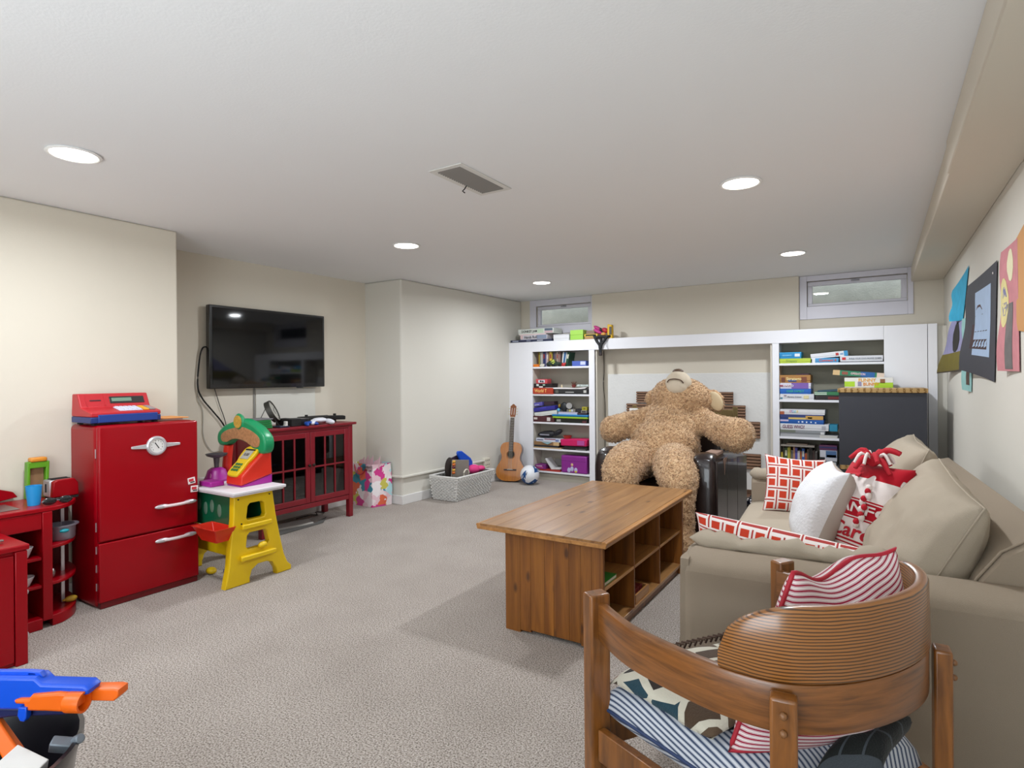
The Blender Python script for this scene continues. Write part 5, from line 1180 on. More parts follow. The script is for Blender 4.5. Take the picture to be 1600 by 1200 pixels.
# ================================================================ dark leather recliner
def leather():
    m = mat('brown_leather', '#1d1110', .3, var=.2, vscale=7, coat=.35, bump=.15, bscale=150); return m
M_lea = leather(); M_wear = mat('worn_leather', '#8f7466', .8, var=.15)
t = thing('recliner', 'dark brown leather recliner in front of the fireplace with the giant bear in it', 'armchair', (-1.41, 4.65, 0))
rec = t
def rarm(x0, x1, worn=False):
    # side outline in (y,z): arm top slopes gently down to the back
    out = [(4.10, .06), (4.10, .60), (4.115, .665), (4.16, .695), (4.25, .70), (4.6, .665), (5.0, .625), (5.19, .60), (5.2, .06)]
    b = MB(); rs = []
    n = 8
    for k in range(n+1):
        f = k/n; s = math.sin(PI*f)**.35 if 0 < f < 1 else .0
        rs.append([V((x0+(x1-x0)*f, 4.65+(y-4.65)*(.965+.035*s), z if z < .1 else z-.045*(1-s))) for y, z in out])
    a = b.rings(rs).build('arm', M_lea, t, bevel=.008, seg=2, smooth=50)
    return a
ra = rarm(-1.13, -.958); la = rarm(-1.86, -1.69)
for y0, y1 in ((4.13, 4.43), (4.436, 4.79), (4.796, 5.17)):
    zt = .655-.07*(y0-4.1); MB().prism([(y0, .065), (y1, .065), (y1, zt-.025), (y0, zt)], 'x', -.962, -.946).build('panel', M_lea, ra, bevel=.005)
MB().prism([(4.30, .645), (4.36, .655), (4.42, .645), (4.44, .655), (4.36, .60), (4.345, .53), (4.33, .60)], 'x', -.9455, -.943).build('worn_patch', M_wear, ra)
MB().box(-1.06, -.97, 4.24, 4.42, .675, .699).build('worn_patch', M_wear, ra, bevel=.004)
MB().box(-1.69, -1.13, 4.19, 5.1, .09, .30).build('seat_base', M_lea, t, bevel=.02, seg=3)
MB().box(-1.685, -1.135, 4.17, 4.98, .302, .44).build('seat', M_lea, t, bevel=.05, seg=4)
MB().prism([(4.985, .30), (5.04, .80), (5.10, .88), (5.20, .86), (5.2, .08), (5.105, .08)], 'x', -1.688, -1.132).build('backrest', M_lea, t, bevel=.04, seg=4)
for x, y in ((-1.83, 4.16), (-1.02, 4.2), (-1.83, 5.1), (-1.02, 5.08)): MB().box(x, x+.05, y, y+.05, 0, .064).build('foot', M_dark, t, bevel=.003)
# ================================================================ giant teddy bear: one continuous body grown from blended volumes
def furmat(name, c1, c2, c3):
    m = bpy.data.materials.new(name); m.use_nodes = True; nt = m.node_tree; b = nt.nodes['Principled BSDF']; L = nt.links.new
    tc = nd(nt, 'ShaderNodeTexCoord')
    n = nd(nt, 'ShaderNodeTexNoise', inp={'Scale': 75, 'Detail': 3, 'Distortion': 1.2}); L(tc.outputs['Object'], n.inputs['Vector'])
    n2 = nd(nt, 'ShaderNodeTexNoise', inp={'Scale': 6, 'Detail': 2}); L(tc.outputs['Object'], n2.inputs['Vector'])
    r = ramp(nt, [(.3, c3), (.5, c2), (.68, c1)]); L(n.outputs['Fac'], r.inputs[0])
    mx = nd(nt, 'ShaderNodeMix', data_type='RGBA', blend_type='MULTIPLY'); mx.inputs[0].default_value = .5; L(r.outputs[0], mx.inputs[6])
    r2 = ramp(nt, [(.3, '#d8cabc'), (.7, '#ffffff')]); L(n2.outputs['Fac'], r2.inputs[0]); L(r2.outputs[0], mx.inputs[7]); L(mx.outputs[2], b.inputs['Base Color'])
    bp = nd(nt, 'ShaderNodeBump', inp={'Strength': .7, 'Distance': .012}); L(n.outputs['Fac'], bp.inputs['Height']); L(bp.outputs[0], b.inputs['Normal'])
    b.inputs['Roughness'].default_value = .95; b.inputs['Sheen Weight'].default_value = .25; b.inputs['Specular IOR Level'].default_value = .1
    MATS[name] = m; return m
M_fur = furmat('bear_fur', '#e6c89f', '#cfa983', '#967453')
t = thing('teddy_bear', 'giant light brown teddy bear slumped back in the dark recliner, nose to the ceiling', 'teddy bear', (-1.42, 4.6, .44))
bear = t
b = MB()
E_ = lambda c, r, rot=None: b.ell(c, r, 20, Euler(rot).to_matrix() if rot else None)
E_((-1.465, 4.60, .68), (.285, .22, .235)); E_((-1.44, 4.69, .82), (.25, .19, .20)); E_((-1.42, 4.76, .92), (.21, .155, .13))   # belly, chest, shoulders
E_((-1.47, 4.52, .60), (.24, .19, .15))
E_((-1.385, 4.80, 1.07), (.245, .21, .165), (0, .12, 0)); E_((-1.40, 4.80, 1.09), (.20, .18, .13))                                # head thrown back
def limb(pts, rad):
    P = smooth_path(pts, 6); n = len(P)
    for i, p in enumerate(P):
        f = i/(n-1)*(len(rad)-1); k = min(int(f), len(rad)-2); r = rad[k]+(rad[k+1]-rad[k])*(f-k); b.ell(p, (r, r, r), 14)
limb([(-1.55, 4.75, .93), (-1.70, 4.66, .88), (-1.80, 4.56, .835), (-1.86, 4.50, .81)], [.10, .09, .108, .115])      # arm, picture left
limb([(-1.27, 4.77, .93), (-1.13, 4.70, .86), (-1.0, 4.62, .815), (-.90, 4.56, .80)], [.10, .095, .12, .132])        # arm, picture right
limb([(-1.62, 4.56, .56), (-1.63, 4.30, .585), (-1.62, 4.08, .55), (-1.605, 3.99, .40), (-1.60, 3.97, .2)], [.15, .165, .15, .11, .095])
limb([(-1.35, 4.54, .55), (-1.28, 4.26, .585), (-1.20, 4.06, .54), (-1.165, 3.98, .38), (-1.15, 3.97, .2)], [.15, .165, .145, .105, .09])
E_((-1.60, 3.92, .105), (.095, .15, .10)); E_((-1.135, 3.94, .105), (.095, .15, .10), (0, 0, -.1))
E_((-1.125, 4.83, 1.045), (.075, .05, .10), (0, -.45, 0)); E_((-1.655, 4.90, 1.05), (.08, .05, .08))
body = b.build('body', M_fur, bear, smooth=180)
rm = body.modifiers.new('remesh', 'REMESH'); rm.mode = 'VOXEL'; rm.voxel_size = .014; rm.use_smooth_shade = True
sm = body.modifiers.new('smooth', 'SMOOTH'); sm.factor = .6; sm.iterations = 9
tx = bpy.data.textures.new('fur', 'CLOUDS'); tx.noise_scale = .03; tx.noise_depth = 2
dp = body.modifiers.new('disp', 'DISPLACE'); dp.texture = tx; dp.strength = .022; dp.mid_level = .5; dp.texture_coords = 'LOCAL'
tx2 = bpy.data.textures.new('fold', 'CLOUDS'); tx2.noise_scale = .22
# curly pile: many short tufts sitting on the body
dg = bpy.context.evaluated_depsgraph_get(); ev = body.evaluated_get(dg); em = ev.to_mesh()
rnd = random.Random(3); tv = []; tf = []
nvt = len(em.vertices); camd = camo.location
for i in range(26000):
    p_ = em.polygons[rnd.randrange(len(em.polygons))]; c = p_.center; n = p_.normal
    wc = WM[body.name] @ c
    if n.dot((camd-wc)) < -.3 and rnd.random() < .7: continue
    a = V((rnd.uniform(-1, 1), rnd.uniform(-1, 1), rnd.uniform(-1.6, .3))).cross(n)
    if a.length < .1: continue
    a.normalize(); s2 = n.cross(a); L_ = rnd.uniform(.007, .014); w_ = rnd.uniform(.0022, .004); bend = (a*rnd.uniform(-.8, .8)+s2*rnd.uniform(-.8, .8)-V((0, 0, .5)))*.8
    o_ = c+V((rnd.uniform(-.005, .005), rnd.uniform(-.005, .005), rnd.uniform(-.005, .005))) - n*.002; k = len(tv)
    mid = o_+n*L_*.55+bend*L_*.3; tip = o_+n*L_*.7+bend*L_
    tv += [o_+a*w_, o_-a*w_*.5+s2*w_, o_-a*w_*.5-s2*w_, mid+a*w_*.8, mid-a*w_*.4+s2*w_*.7, mid-a*w_*.4-s2*w_*.7, tip]
    for j in range(3):
        q = (j+1) % 3; tf += [(k+j, k+q, k+3+q, k+3+j), (k+3+j, k+3+q, k+6)]
ev.to_mesh_clear()
me = bpy.data.meshes.new('fur_tufts'); me.from_pydata(tv, [], tf); me.materials.append(M_fur)
for p in me.polygons: p.use_smooth = True
o = bpy.data.objects.new('fur_tufts', me); C.objects.link(o); o.parent = bear; WM[o.name] = WM[bear.name]; o['kind'] = 'stuff'
M_muz = mat('bear_muzzle', '#c9bba6', .85, var=.04, bump=.3, bscale=200); M_mouth = mat('bear_mouth', '#4b3226', .8); M_tanf = mat('muzzle_tan', '#b39468', .85)
b = MB(); b.ell((-1.375, 4.69, 1.185), (.105, .095, .10), 24).ell((-1.375, 4.665, 1.155), (.088, .08, .075), 24).ell((-1.375, 4.68, 1.235), (.07, .07, .055), 20)
mz = b.build('muzzle', M_muz, bear, smooth=180)
r_ = mz.modifiers.new('r', 'REMESH'); r_.mode = 'VOXEL'; r_.voxel_size = .007; r_.use_smooth_shade = True; s_ = mz.modifiers.new('s', 'SMOOTH'); s_.iterations = 8
MB().ell((-1.375, 4.68, 1.282), (.045, .035, .022), 16).build('nose', mat('bear_nose', '#5a4433', .5), bear)
MB().tube(smooth_path([(-1.44, 4.606, 1.195), (-1.42, 4.594, 1.215), (-1.375, 4.586, 1.222), (-1.33, 4.592, 1.212), (-1.31, 4.604, 1.188)], 5), .0045, 6).build('mouth', M_mouth, bear, smooth=80)
MB().ell((-1.11, 4.795, 1.04), (.055, .024, .082), 16, Euler((0, -.45, 0)).to_matrix()).build('inner_ear', mat('ear_cream', '#cbb795', .85), bear)
# small dark things on the hearth
t = thing('toy_shoe', 'small black glossy toy shoe with white spots on the hearth right of the recliner', 'toy', (-.99, 5.62, .03))
b = MB(); b.ell((-1.0, 5.62, .085), (.055, .06, .054), 16).ell((-.96, 5.60, .065), (.045, .04, .035), 12).ell((-.98, 5.65, .13), (.03, .03, .03), 10).build('shoe_body', mat('patent_black', '#0c0f1c', .2, coat=.5), t, smooth=180)
for q in ((-.985, 5.562, .10), (-.955, 5.563, .075), (-1.01, 5.568, .13)): MB().ell(q, (.007, .004, .007), 8).build('spot', M_magw, t)
# ================================================================ dark cabinet standing before the right bookcase
M_slate = mat('slate_panel', '#33343c', .6, var=.08, vscale=4)
def carved(nt, u, v):
    tc = nd(nt, 'ShaderNodeTexCoord'); s = nd(nt, 'ShaderNodeSeparateXYZ'); nt.links.new(tc.outputs['Object'], s.inputs[0])
    f = mth(nt, 'ABSOLUTE', mth(nt, 'SUBTRACT', mth(nt, 'FRACT', mth(nt, 'MULTIPLY', s.outputs[0], 22)), .5))
    n = nd(nt, 'ShaderNodeTexNoise', inp={'Scale': 120}); nt.links.new(tc.outputs['Object'], n.inputs['Vector'])
    g = mth(nt, 'MULTIPLY', mth(nt, 'LESS_THAN', f, .2), mth(nt, 'GREATER_THAN', n.outputs['Fac'], .45)); return cmix(nt, g, '#b08f5e', '#7b5a2e')
M_carv = uvmat('carved_trim', carved, rough=.6, bump=.1)
t = thing('slate_cabinet', 'dark slate grey cabinet with a carved wooden top edge standing before the right bookcase', 'cabinet', (.01, 5.85, 0))
MB().box(-.29, .318, 5.62, 6.08, .02, 1.095).build('carcass', M_slate, t, bevel=.003)
MB().box(-.298, .326, 5.605, 6.09, 1.0955, 1.13).build('carved_top', M_carv, t, bevel=.003)
MB().box(-.285, .313, 5.612, 5.6195, .45, .485).build('carved_strip', M_carv, t, bevel=.001)
for x in (-.28, .26): MB().box(x, x+.045, 5.63, 5.68, 0, .0195).build('foot', M_dark, t)
# ================================================================ drawings pinned on the right wall
XW = .4885
def drawing(label, quad, m, curl=.03, extra=None, nm='child_drawing'):
    """quad: (y,z) corners bottom-far, bottom-near, top-near, top-far; paper curls off the wall at the far edge"""
    t = thing(nm, label, 'drawing', (XW, sum(q[0] for q in quad)/4, sum(q[1] for q in quad)/4))
    n = 12; vs = []; rs = []
    q = [V((0, y, z)) for y, z in quad]
    for i in range(n+1):
        row = []
        for j in range(n+1):
            u, v = i/n, j/n; p = q[0].lerp(q[1], u).lerp(q[3].lerp(q[2], u), v)
            d = .003+(curl > .015)*.002+curl*(1-u)**2*(1-.7*v) + min(.012, curl*.6)*(1+math.sin(v*9))*.5*(1-u); p.x = XW-d; row.append(p)
        rs.append(row)
    b = MB(); back = [[p+V((.0012, 0, 0)) for p in r] for r in rs]
    b.rings([r+k[::-1] for r, k in zip(rs, back)], uvs=[[(i/n, j/n) for j in range(n+1)]+[(i/n, (n-j)/n) for j in range(n+1)]+[(i/n, 0)] for i in range(n+1)])
    b.build('paper', m, t, smooth=60)
    return t, rs
def patch(rs, i0, i1, j0, j1, m, t, nm='painted_shape', rag=0):
    b = MB(); rows = []
    for i in range(i0, i1+1):
        f = abs((i-(i0+i1)/2)/((i1-i0)/2+.01)); s = max(.25, math.sqrt(max(0, 1-f*f))) if rag else 1; jm = (j0+j1)/2
        row = []
        for k in range(9):
            v = jm+(j0+(j1-j0)*k/8-jm)*s; j = min(11, int(v)); row.append(rs[i][j].lerp(rs[i][j+1], v-j)+V((-.0014, 0, 0)))
        rows.append(row)
    b.rings([r+[p+V((.0008, 0, 0)) for p in r][::-1] for r in rows]).build(nm, m, t, smooth=60)
def pnt(n, c, v=.15): return mat('paint_'+n, c, .75, var=v, vscale=18)
t, rs = drawing('small turquoise painted paper curling off the right wall, topmost near the corner', [(5.20, 1.62), (4.98, 1.61), (4.66, 1.93), (5.35, 1.86)], pnt('turquoise', '#2a9cc0', .25), .05)
t, rs = drawing('drawing of a dark tree on olive ground, curling off the wall nearest the corner', [(6.0, 1.25), (5.0, 1.27), (5.0, 1.63), (5.35, 1.63)], pnt('lilac', '#8f8db2'), .07)
patch(rs, 0, 12, .3, 4.6, pnt('olive', '#6d6216'), t); patch(rs, 4, 9, 4.6, 11.5, pnt('dark_tree', '#1d1a14', .4), t, 'painted_tree', 1); patch(rs, 0, 12, 0, .3, pnt('brown_edge', '#3c2f22'), t)
t, rs = drawing('narrow strip of pale teal painted paper with a brown edge below the turquoise one', [(4.78, 1.14), (4.58, 1.13), (4.50, 1.60), (4.86, 1.61)], pnt('pale_teal', '#8fbcb8', .2), .02)
patch(rs, 5, 9, 1, 11.9, pnt('brown_strip', '#4c372c', .3), t)
t, rs = drawing('black paper with a brown volcano shape on light blue, middle of the wall drawings', [(4.62, 1.27), (3.72, 1.20), (3.62, 1.79), (4.48, 1.78)], pnt('black_paper', '#3a3a42', .1), .05)
patch(rs, 4, 10, 2.4, 10.2, pnt('sky_blue', '#a9bfdc', .1), t); patch(rs, 3, 9, 3.2, 6.3, pnt('maroon', '#3b1a1c', .3), t, 'painted_mountain')
patch(rs, 4, 7, 6.3, 8.6, pnt('maroon2', '#4a2325', .4), t, 'painted_mountain', 1)
for a in (3,): MB().ell(rs[11][11]+V((-.004, 0, 0)), (.003, .006, .006), 8).build('pin', M_magw, t)
t, rs = drawing('tall pink drawing with a violet and yellow eye shape on the right wall', [(3.42, 1.255), (3.11, 1.25), (3.13, 1.80), (3.40, 1.79)], pnt('pink', '#c58086', .2), .022)
patch(rs, 4, 8, .2, 6.5, pnt('grey_stripe', '#6b6664', .35), t); patch(rs, 0, 5, 4.3, 9.2, pnt('yellow', '#d9cc8e', .15), t, 'painted_eye', 1); patch(rs, 1, 4, 5.2, 8.4, pnt('violet', '#77759c', .2), t, 'painted_eye', 1)
for i_ in (0,): patch(rs, 5, 9, 8.5, 11.6, pnt('cream', '#e0d9b4', .1), t, 'painted_shape', 1)
t, rs = drawing('large orange-brown sheet of paper with a white note at the right frame edge', [(3.15, 1.42), (2.5, 1.36), (2.5, 1.92), (3.17, 1.80)], pnt('kraft_orange', '#c9935a', .04), .002)
patch(rs, 4, 9, 5, 10.5, pnt('note_white', '#dcdce4', .02), t, 'white_note')
# ================================================================ games and books on the shelves
def cm(c): return mat('print_%s' % c.strip('#'), c, .5, var=.05, vscale=20)
def gbox(label, x0, x1, z, h, col, y0=6.135, d=.19, txt=None, tcol='#20242c', tsize=None, tw=None, tilt=0, yaw=0, panels=(), name='board_game', cat='game box', group=None, lid=True, top=None, gap=True):
    """a boxed game: tray, lid and printed front; local x runs along the shelf, tilt rolls it about the shelf's front edge"""
    cx = (x0+x1)/2; t = thing(name, label, cat, (cx, y0, z), group=group, rot=(0, -tilt, yaw)); w = (x1-x0)/2
    m = cm(col)
    if lid and h > .022:
        MB().box(-w+.002, w-.002, .002, d-.002, 0, h*.3).build('tray', cm(top or col), t, world=False, bevel=.0015)
        MB().box(-w, w, 0, d, h*.3+.0004, h).build('lid', m, t, world=False, bevel=.002)
    else: MB().box(-w, w, 0, d, 0, h).build('lid', m, t, world=False, bevel=.0015)
    for a, b_, c, e, pc in panels: MB().box(-w+2*w*a, -w+2*w*b_, -.0012, -.0002, h*c, h*e).build('printed_panel', cm(pc), t, world=False)
    if txt: lettering(txt, cm(tcol), t, ((tw or (0, 0))[1] if tw else 0, -.0016, h*.5), F_NEG_Y, tsize or h*.6, width=(tw[0] if tw else None), bold=True, world=False)
    return t
# -- mantel, left
Zm = 1.6802
gbox('long flat navy game board under the stack at the left end of the mantel', -3.90, -3.32, Zm, .028, '#2f3550', d=.24, y0=6.13, panels=[(.05, .2, .3, .7, '#a9afbf'), (.4, .5, .3, .7, '#8d93a8'), (.66, .8, .3, .7, '#b9bdc9')])
gbox('white game box lettered in black just above the navy board on the mantel', -3.76, -3.38, Zm+.0285, .055, '#c9c5cc', d=.22, txt='Hands Roll', tsize=.045, tw=(.18, -.04), panels=[(.62, .98, .1, .95, '#8792a8'), (.02, .1, .2, .9, '#d7b5b5')])
gbox('white and pink edged game box with dark lettering, third from the bottom on the mantel', -3.775, -3.40, Zm+.084, .012, '#e2c9c9', d=.22, lid=False)
gbox('white game box with dark green lettering on top of the mantel stack', -3.79, -3.29, Zm+.0965, .062, '#d2d6d0', d=.22, txt='DONKEY JAM', tcol='#222a22', tsize=.04, tw=(.22, -.09), panels=[(.55, .72, .15, .9, '#b8ccb4'), (.75, .97, .5, .95, '#5c6a7a'), (.75, .97, .1, .45, '#c9a9b0')])
gbox('plain white storage box in the middle of the left mantel stack', -3.29, -3.08, Zm, .075, '#dfe0e4', d=.2, name='storage_box', cat='box', panels=[(.0, 1, .88, .92, '#6b6b74')], y0=6.125)
gbox('bright green box, lower of two beside the white box on the mantel', -3.065, -2.90, Zm, .058, '#9ccf52', d=.12, name='storage_box', cat='box', y0=6.125, lid=False)
gbox('bright green box, upper of two beside the white box on the mantel', -3.065, -2.90, Zm+.059, .055, '#a5d65a', d=.12, name='storage_box', cat='box', y0=6.125, lid=False)
gbox('brown cardboard carton behind the green boxes on the mantel', -2.895, -2.79, Zm, .105, '#8d7767', d=.12, y0=6.20, name='carton', cat='box', lid=False)
gbox('yellow and black framed flat toy case on the mantel under the pink gloves', -2.88, -2.72, Zm, .028, '#b08a5a', y0=6.125, d=.07, name='toy_case', cat='toy', lid=False)
gbox('yellow edged black toy case on top of the flat one on the mantel', -2.885, -2.72, Zm+.0285, .03, '#d8b53a', y0=6.125, d=.07, name='toy_case', cat='toy', panels=[(.1, .9, .25, .8, '#1c1c1c')], lid=False)
t = thing('pink_gloves', 'pink and black gloves piled on the mantel above the hanging black strap', 'gloves', (-2.70, 6.16, Zm+.06))
for q, s, c in (((-2.74, 6.19, Zm+.125), (.06, .035, .02), '#b83a7e'), ((-2.73, 6.17, Zm+.085), (.065, .035, .02), '#c0408a'), ((-2.70, 6.19, Zm+.105), (.05, .03, .018), '#1a1418'), ((-2.64, 6.17, Zm+.095), (.045, .03, .028), '#b02a3c')):
    MB().ell(q, s, 12, Euler((0, .5, 0)).to_matrix()).build('glove', cm(c), t)
simple('orange_ball_toy', 'small orange and cream toy among the gloves on the mantel', 'toy', cm('#d89a4a'), MB().ell((-2.65, 6.14, Zm+.05), (.03, .025, .02), 12))
t = thing('yellow_toy', 'upright yellow toy with a dark side standing on the mantel right of the gloves', 'toy', (-2.56, 6.17, Zm))
MB().prism([(-2.605, Zm), (-2.54, Zm), (-2.545, Zm+.15), (-2.60, Zm+.16)], 'y', 6.13, 6.18).build('body', cm('#d9ac14'), t, bevel=.008)
MB().box(-2.575, -2.548, 6.126, 6.1295, Zm+.04, Zm+.13).build('window', cm('#4a4438'), t)
t = thing('black_straps', 'black strap bundle hanging over the front of the mantel', 'straps', (-2.68, 6.10, Zm))
b = MB()
b.tube(smooth_path([(-2.77, 6.15, Zm+.03), (-2.75, 6.112, Zm+.03), (-2.72, 6.108, Zm-.03), (-2.685, 6.106, Zm-.08), (-2.675, 6.106, Zm-.16)], 6), .016, 6)
b.tube(smooth_path([(-2.56, 6.15, Zm+.02), (-2.59, 6.112, Zm+.02), (-2.63, 6.108, Zm-.03), (-2.665, 6.106, Zm-.08), (-2.67, 6.106, Zm-.17)], 6), .015, 6)
b.tube(smooth_path([(-2.74, 6.112, Zm+.012), (-2.66, 6.108, Zm+.02), (-2.59, 6.112, Zm+.012)], 6), .018, 6)
b.tube(smooth_path([(-2.67, 6.112, Zm+.01), (-2.668, 6.106, Zm-.08)], 4), .014, 6)
b.build('webbing', mat('webbing', '#16181c', .7), t, smooth=80, weld=0)
MB().box(-2.69, -2.655, 6.09, 6.116, Zm-.195, Zm-.16).build('buckle', cm('#2a1c1e'), t, bevel=.004)
MB().tube(smooth_path([(-2.60, 6.112, Zm-.02), (-2.60, 6.108, Zm-.08), (-2.58, 6.108, Zm-.13)], 4), .0025, 5).build('thin_cord', cm('#8a8a90'), t)
# -- book rows
def books(x, z, specs, y0=6.17, d=.15, group='', where='', lean0=0):
    for i, (w, h, col, lean) in enumerate(specs):
        t = thing('book', '', 'book', (x+w/2, y0+.004*((i*7) % 4), z), group=group, rot=(0, -lean, 0))
        t['label'] = where % col[1]
        MB().box(-w/2+.001, w/2-.001, .003, d, .002, h-.002).build('pages', M_magw if 0 else mat('pages_white', ''), t, world=False)
        MB().box(-w/2, w/2, 0, .0028, 0, h).box(-w/2, -w/2+.0009, .0028, d, 0, h).box(w/2-.0009, w/2, .0028, d, 0, h).build('cover', cm(col[0]), t, world=False, bevel=.0006, seg=1)
        if w > .02 and i % 2 == 0: MB().box(-w*.3, w*.3, -.001, -.0002, h*.55, h*.85).build('spine_label', cm('#cfc9b6' if i % 4 else '#8a2f2a'), t, world=False)
        x += w+.0012 + abs(math.sin(lean))*.0
Z1 = LS[0]
books(-3.545, Z1, [(.02, .175, ('#4a3524', 'dark brown'), 0), (.012, .18, ('#c9a63a', 'mustard'), 0), (.013, .178, ('#2f5a34', 'green'), 0), (.035, .175, ('#a8a49c', 'pale grey'), 0), (.03, .18, ('#232c5c', 'navy'), 0), (.018, .178, ('#9c93b0', 'lilac'), 0), (.022, .172, ('#b3a08e', 'tan'), 0), (.016, .18, ('#5a2f24', 'maroon'), 0), (.034, .178, ('#cdb344', 'yellow'), 0), (.018, .17, ('#3c3a36', 'charcoal'), 0), (.02, .176, ('#4d4564', 'plum'), 0), (.02, .172, ('#6b5b50', 'taupe'), 0), (.024, .175, ('#a08f84', 'beige'), 0), (.02, .178, ('#8c6a66', 'dusty pink'), 0), (.016, .175, ('#33261f', 'dark, slightly leaning'), -.06), (.014, .175, ('#dedede', 'white leaning'), -.12), (.016, .172, ('#3f6fa0', 'blue leaning'), -.16), (.012, .17, ('#d7dbe0', 'pale leaning'), -.18), (.03, .172, ('#1f4a34', 'dark green leaning'), -.2)], group='books on the top shelf of the left bookcase', where='%s book standing on the top shelf of the left bookcase')
gbox('blue cardboard pack at the right end of the top shelf, left bookcase', -3.05, -2.87, Z1, .06, '#4d64b8', d=.1, panels=[(.6, .95, .25, .9, '#c9cfe6')], name='card_pack', cat='box', lid=False, y0=6.137)
gbox('orange card game box at the left end of the top shelf, left bookcase', -3.575, -3.50, Z1, .032, '#e07a1e', d=.03, name='card_game', cat='game box', lid=False, y0=6.133)
simple('toy_figure', 'cream toy animal beside the orange box on the top shelf, left bookcase', 'toy', cm('#d8d3c6'), MB().ell((-3.46, 6.145, Z1+.016), (.035, .012, .016), 12).ell((-3.435, 6.145, Z1+.026), (.012, .01, .01), 8))
t = thing('toy_car', 'black and green toy truck in front of the books on the top shelf, left bookcase', 'toy', (-3.32, 6.15, Z1))
MB().prism([(-3.40, Z1+.015), (-3.19, Z1+.015), (-3.19, Z1+.05), (-3.25, Z1+.055), (-3.29, Z1+.075), (-3.35, Z1+.07), (-3.40, Z1+.04)], 'y', 6.138, 6.16).build('body', cm('#20322a'), t, bevel=.004)
for x in (-3.37, -3.31, -3.22): MB().cyl((x, 6.134, Z1+.016), (x, 6.162, Z1+.016), .015, n=12).build('wheel', M_dark, t)
MB().prism([(-3.34, Z1+.05), (-3.29, Z1+.09), (-3.28, Z1+.06)], 'y', 6.133, 6.137).prism([(-3.32, Z1+.04), (-3.27, Z1+.06), (-3.30, Z1+.03)], 'y', 6.133, 6.137).build('decal', cm('#b9c85a'), t)
simple('toy_figure', 'red toy figure in front of the leaning books on the top shelf, left bookcase', 'toy', cm('#b3262a'), MB().ell((-3.17, 6.147, Z1+.022), (.028, .012, .022), 12).ell((-3.145, 6.147, Z1+.034), (.012, .01, .012), 8))
Z2 = LS[1]
gbox('red game box with orange lettering at the bottom left of the second shelf, left bookcase', -3.58, -3.30, Z2, .075, '#b03a22', d=.19, txt='World T', tcol='#f0c070', tsize=.055, tw=(.17, -.03), y0=6.125)
gbox('wide black game box with a silver swirl on the second shelf, left bookcase', -3.295, -2.85, Z2, .06, '#2a2a2b', d=.2, panels=[(.35, .6, .3, .5, '#9a9a98'), (.88, .96, .3, .8, '#bdbdb8'), (.05, .14, .2, .8, '#5c5a52')])
gbox('black game box with white bubbles lying on the red game box', -3.575, -3.32, Z2+.0755, .05, '#1d1214', d=.15, panels=[(.15, .28, .4, .9, '#cfd3cf'), (.5, .62, .5, .9, '#8fae9c'), (.3, .5, .05, .35, '#e3dede')], y0=6.14)
gbox('small pink and white tin with a dark zigzag on top of the black game box', -3.55, -3.39, Z2+.126, .055, '#c94a52', d=.1, panels=[(.22, .78, .2, .8, '#d9dde6'), (.35, .5, .3, .7, '#2d3a5a'), (.55, .68, .25, .65, '#2d3a5a')], y0=6.15, name='tin_box', cat='tin')
simple('loose_paper', 'white sheet of paper hanging over the black game box, second shelf of the left bookcase', 'paper', mat('paper_white2', '#e0dcdc', .8, var=0), MB().prism([(-3.42, Z2+.078), (-3.2, Z2+.078), (-3.0, Z2+.070), (-2.86, Z2+.085), (-2.88, Z2+.068), (-2.93, Z2+.0615), (-3.08, Z2+.0615), (-3.28, Z2+.0615)], 'y', 6.128, 6.26), bevel=.001)
simple('toy_bottle', 'tiny cream bottle standing on the paper, second shelf of the left bookcase', 'toy', cm('#d9c7a2'), MB().lathe([(.0001, 0), (.010, 0), (.010, .02), (.005, .026), (.005, .036), (.0001, .036)], 12, (-3.22, 6.2, Z2+.0785)))
t = thing('small_plant', 'small dark red plant pot on the second shelf of the left bookcase', 'plant', (-3.06, 6.2, Z2+.074))
MB().lathe([(.0001, 0), (.02, 0), (.028, .035), (.0001, .035)], 14, (-3.06, 6.2, Z2+.079)).build('pot', cm('#6d2622'), t)
for i in range(5): MB().ell((-3.06+.012*(i-2), 6.2, Z2+.13), (.005, .004, .022), 8, Euler((0, .3*(i-2), 0)).to_matrix()).build('leaf', cm('#5a3a2c'), t)
t = thing('doll_pile', 'heap of white and green tinsel toys on the second shelf, left bookcase', 'toy', (-2.93, 6.22, Z2+.07))
b = MB()
for i in range(16): b.ell((-3.0+.012*(i % 11), 6.19+.01*(i % 5), Z2+.10+.016*((i*5) % 5)), (.016, .014, .014), 8)
b.build('tinsel', mat('tinsel', '#b9c4c0', .4, var=.6, vscale=60), t)['kind'] = 'stuff'
Z3 = LS[2]
gbox('dark maroon game box with a white badge on the third shelf, left bookcase', -3.58, -3.29, Z3, .07, '#4d2226', d=.19, panels=[(.03, .2, .4, .75, '#c4b8b4'), (.66, .82, .2, .8, '#d0c8c4')], y0=6.13)
gbox('flat black tray under the blue toy tray, third shelf of the left bookcase', -3.28, -2.86, Z3, .05, '#1a1c14', d=.18, panels=[(.05, .18, .25, .8, '#9a9c94'), (.85, .97, .1, .6, '#5a2a30')])
gbox('white box tilted up on the maroon game box, third shelf of the left bookcase', -3.565, -3.255, Z3+.078, .05, '#cfd2cd', d=.17, tilt=.13, y0=6.14)
gbox('royal blue box tilted on the white one, third shelf of the left bookcase', -3.575, -3.28, Z3+.135, .05, '#2d2a8c', d=.17, tilt=.13, y0=6.14, panels=[(.3, .6, .5, 1, '#3a36a0')])
gbox('small violet box with white writing at the top left of the third shelf, left bookcase', -3.575, -3.46, Z3+.19, .045, '#5a54a4', d=.1, tilt=.13, y0=6.15, panels=[(.05, .6, .3, .45, '#c9cbe4')])
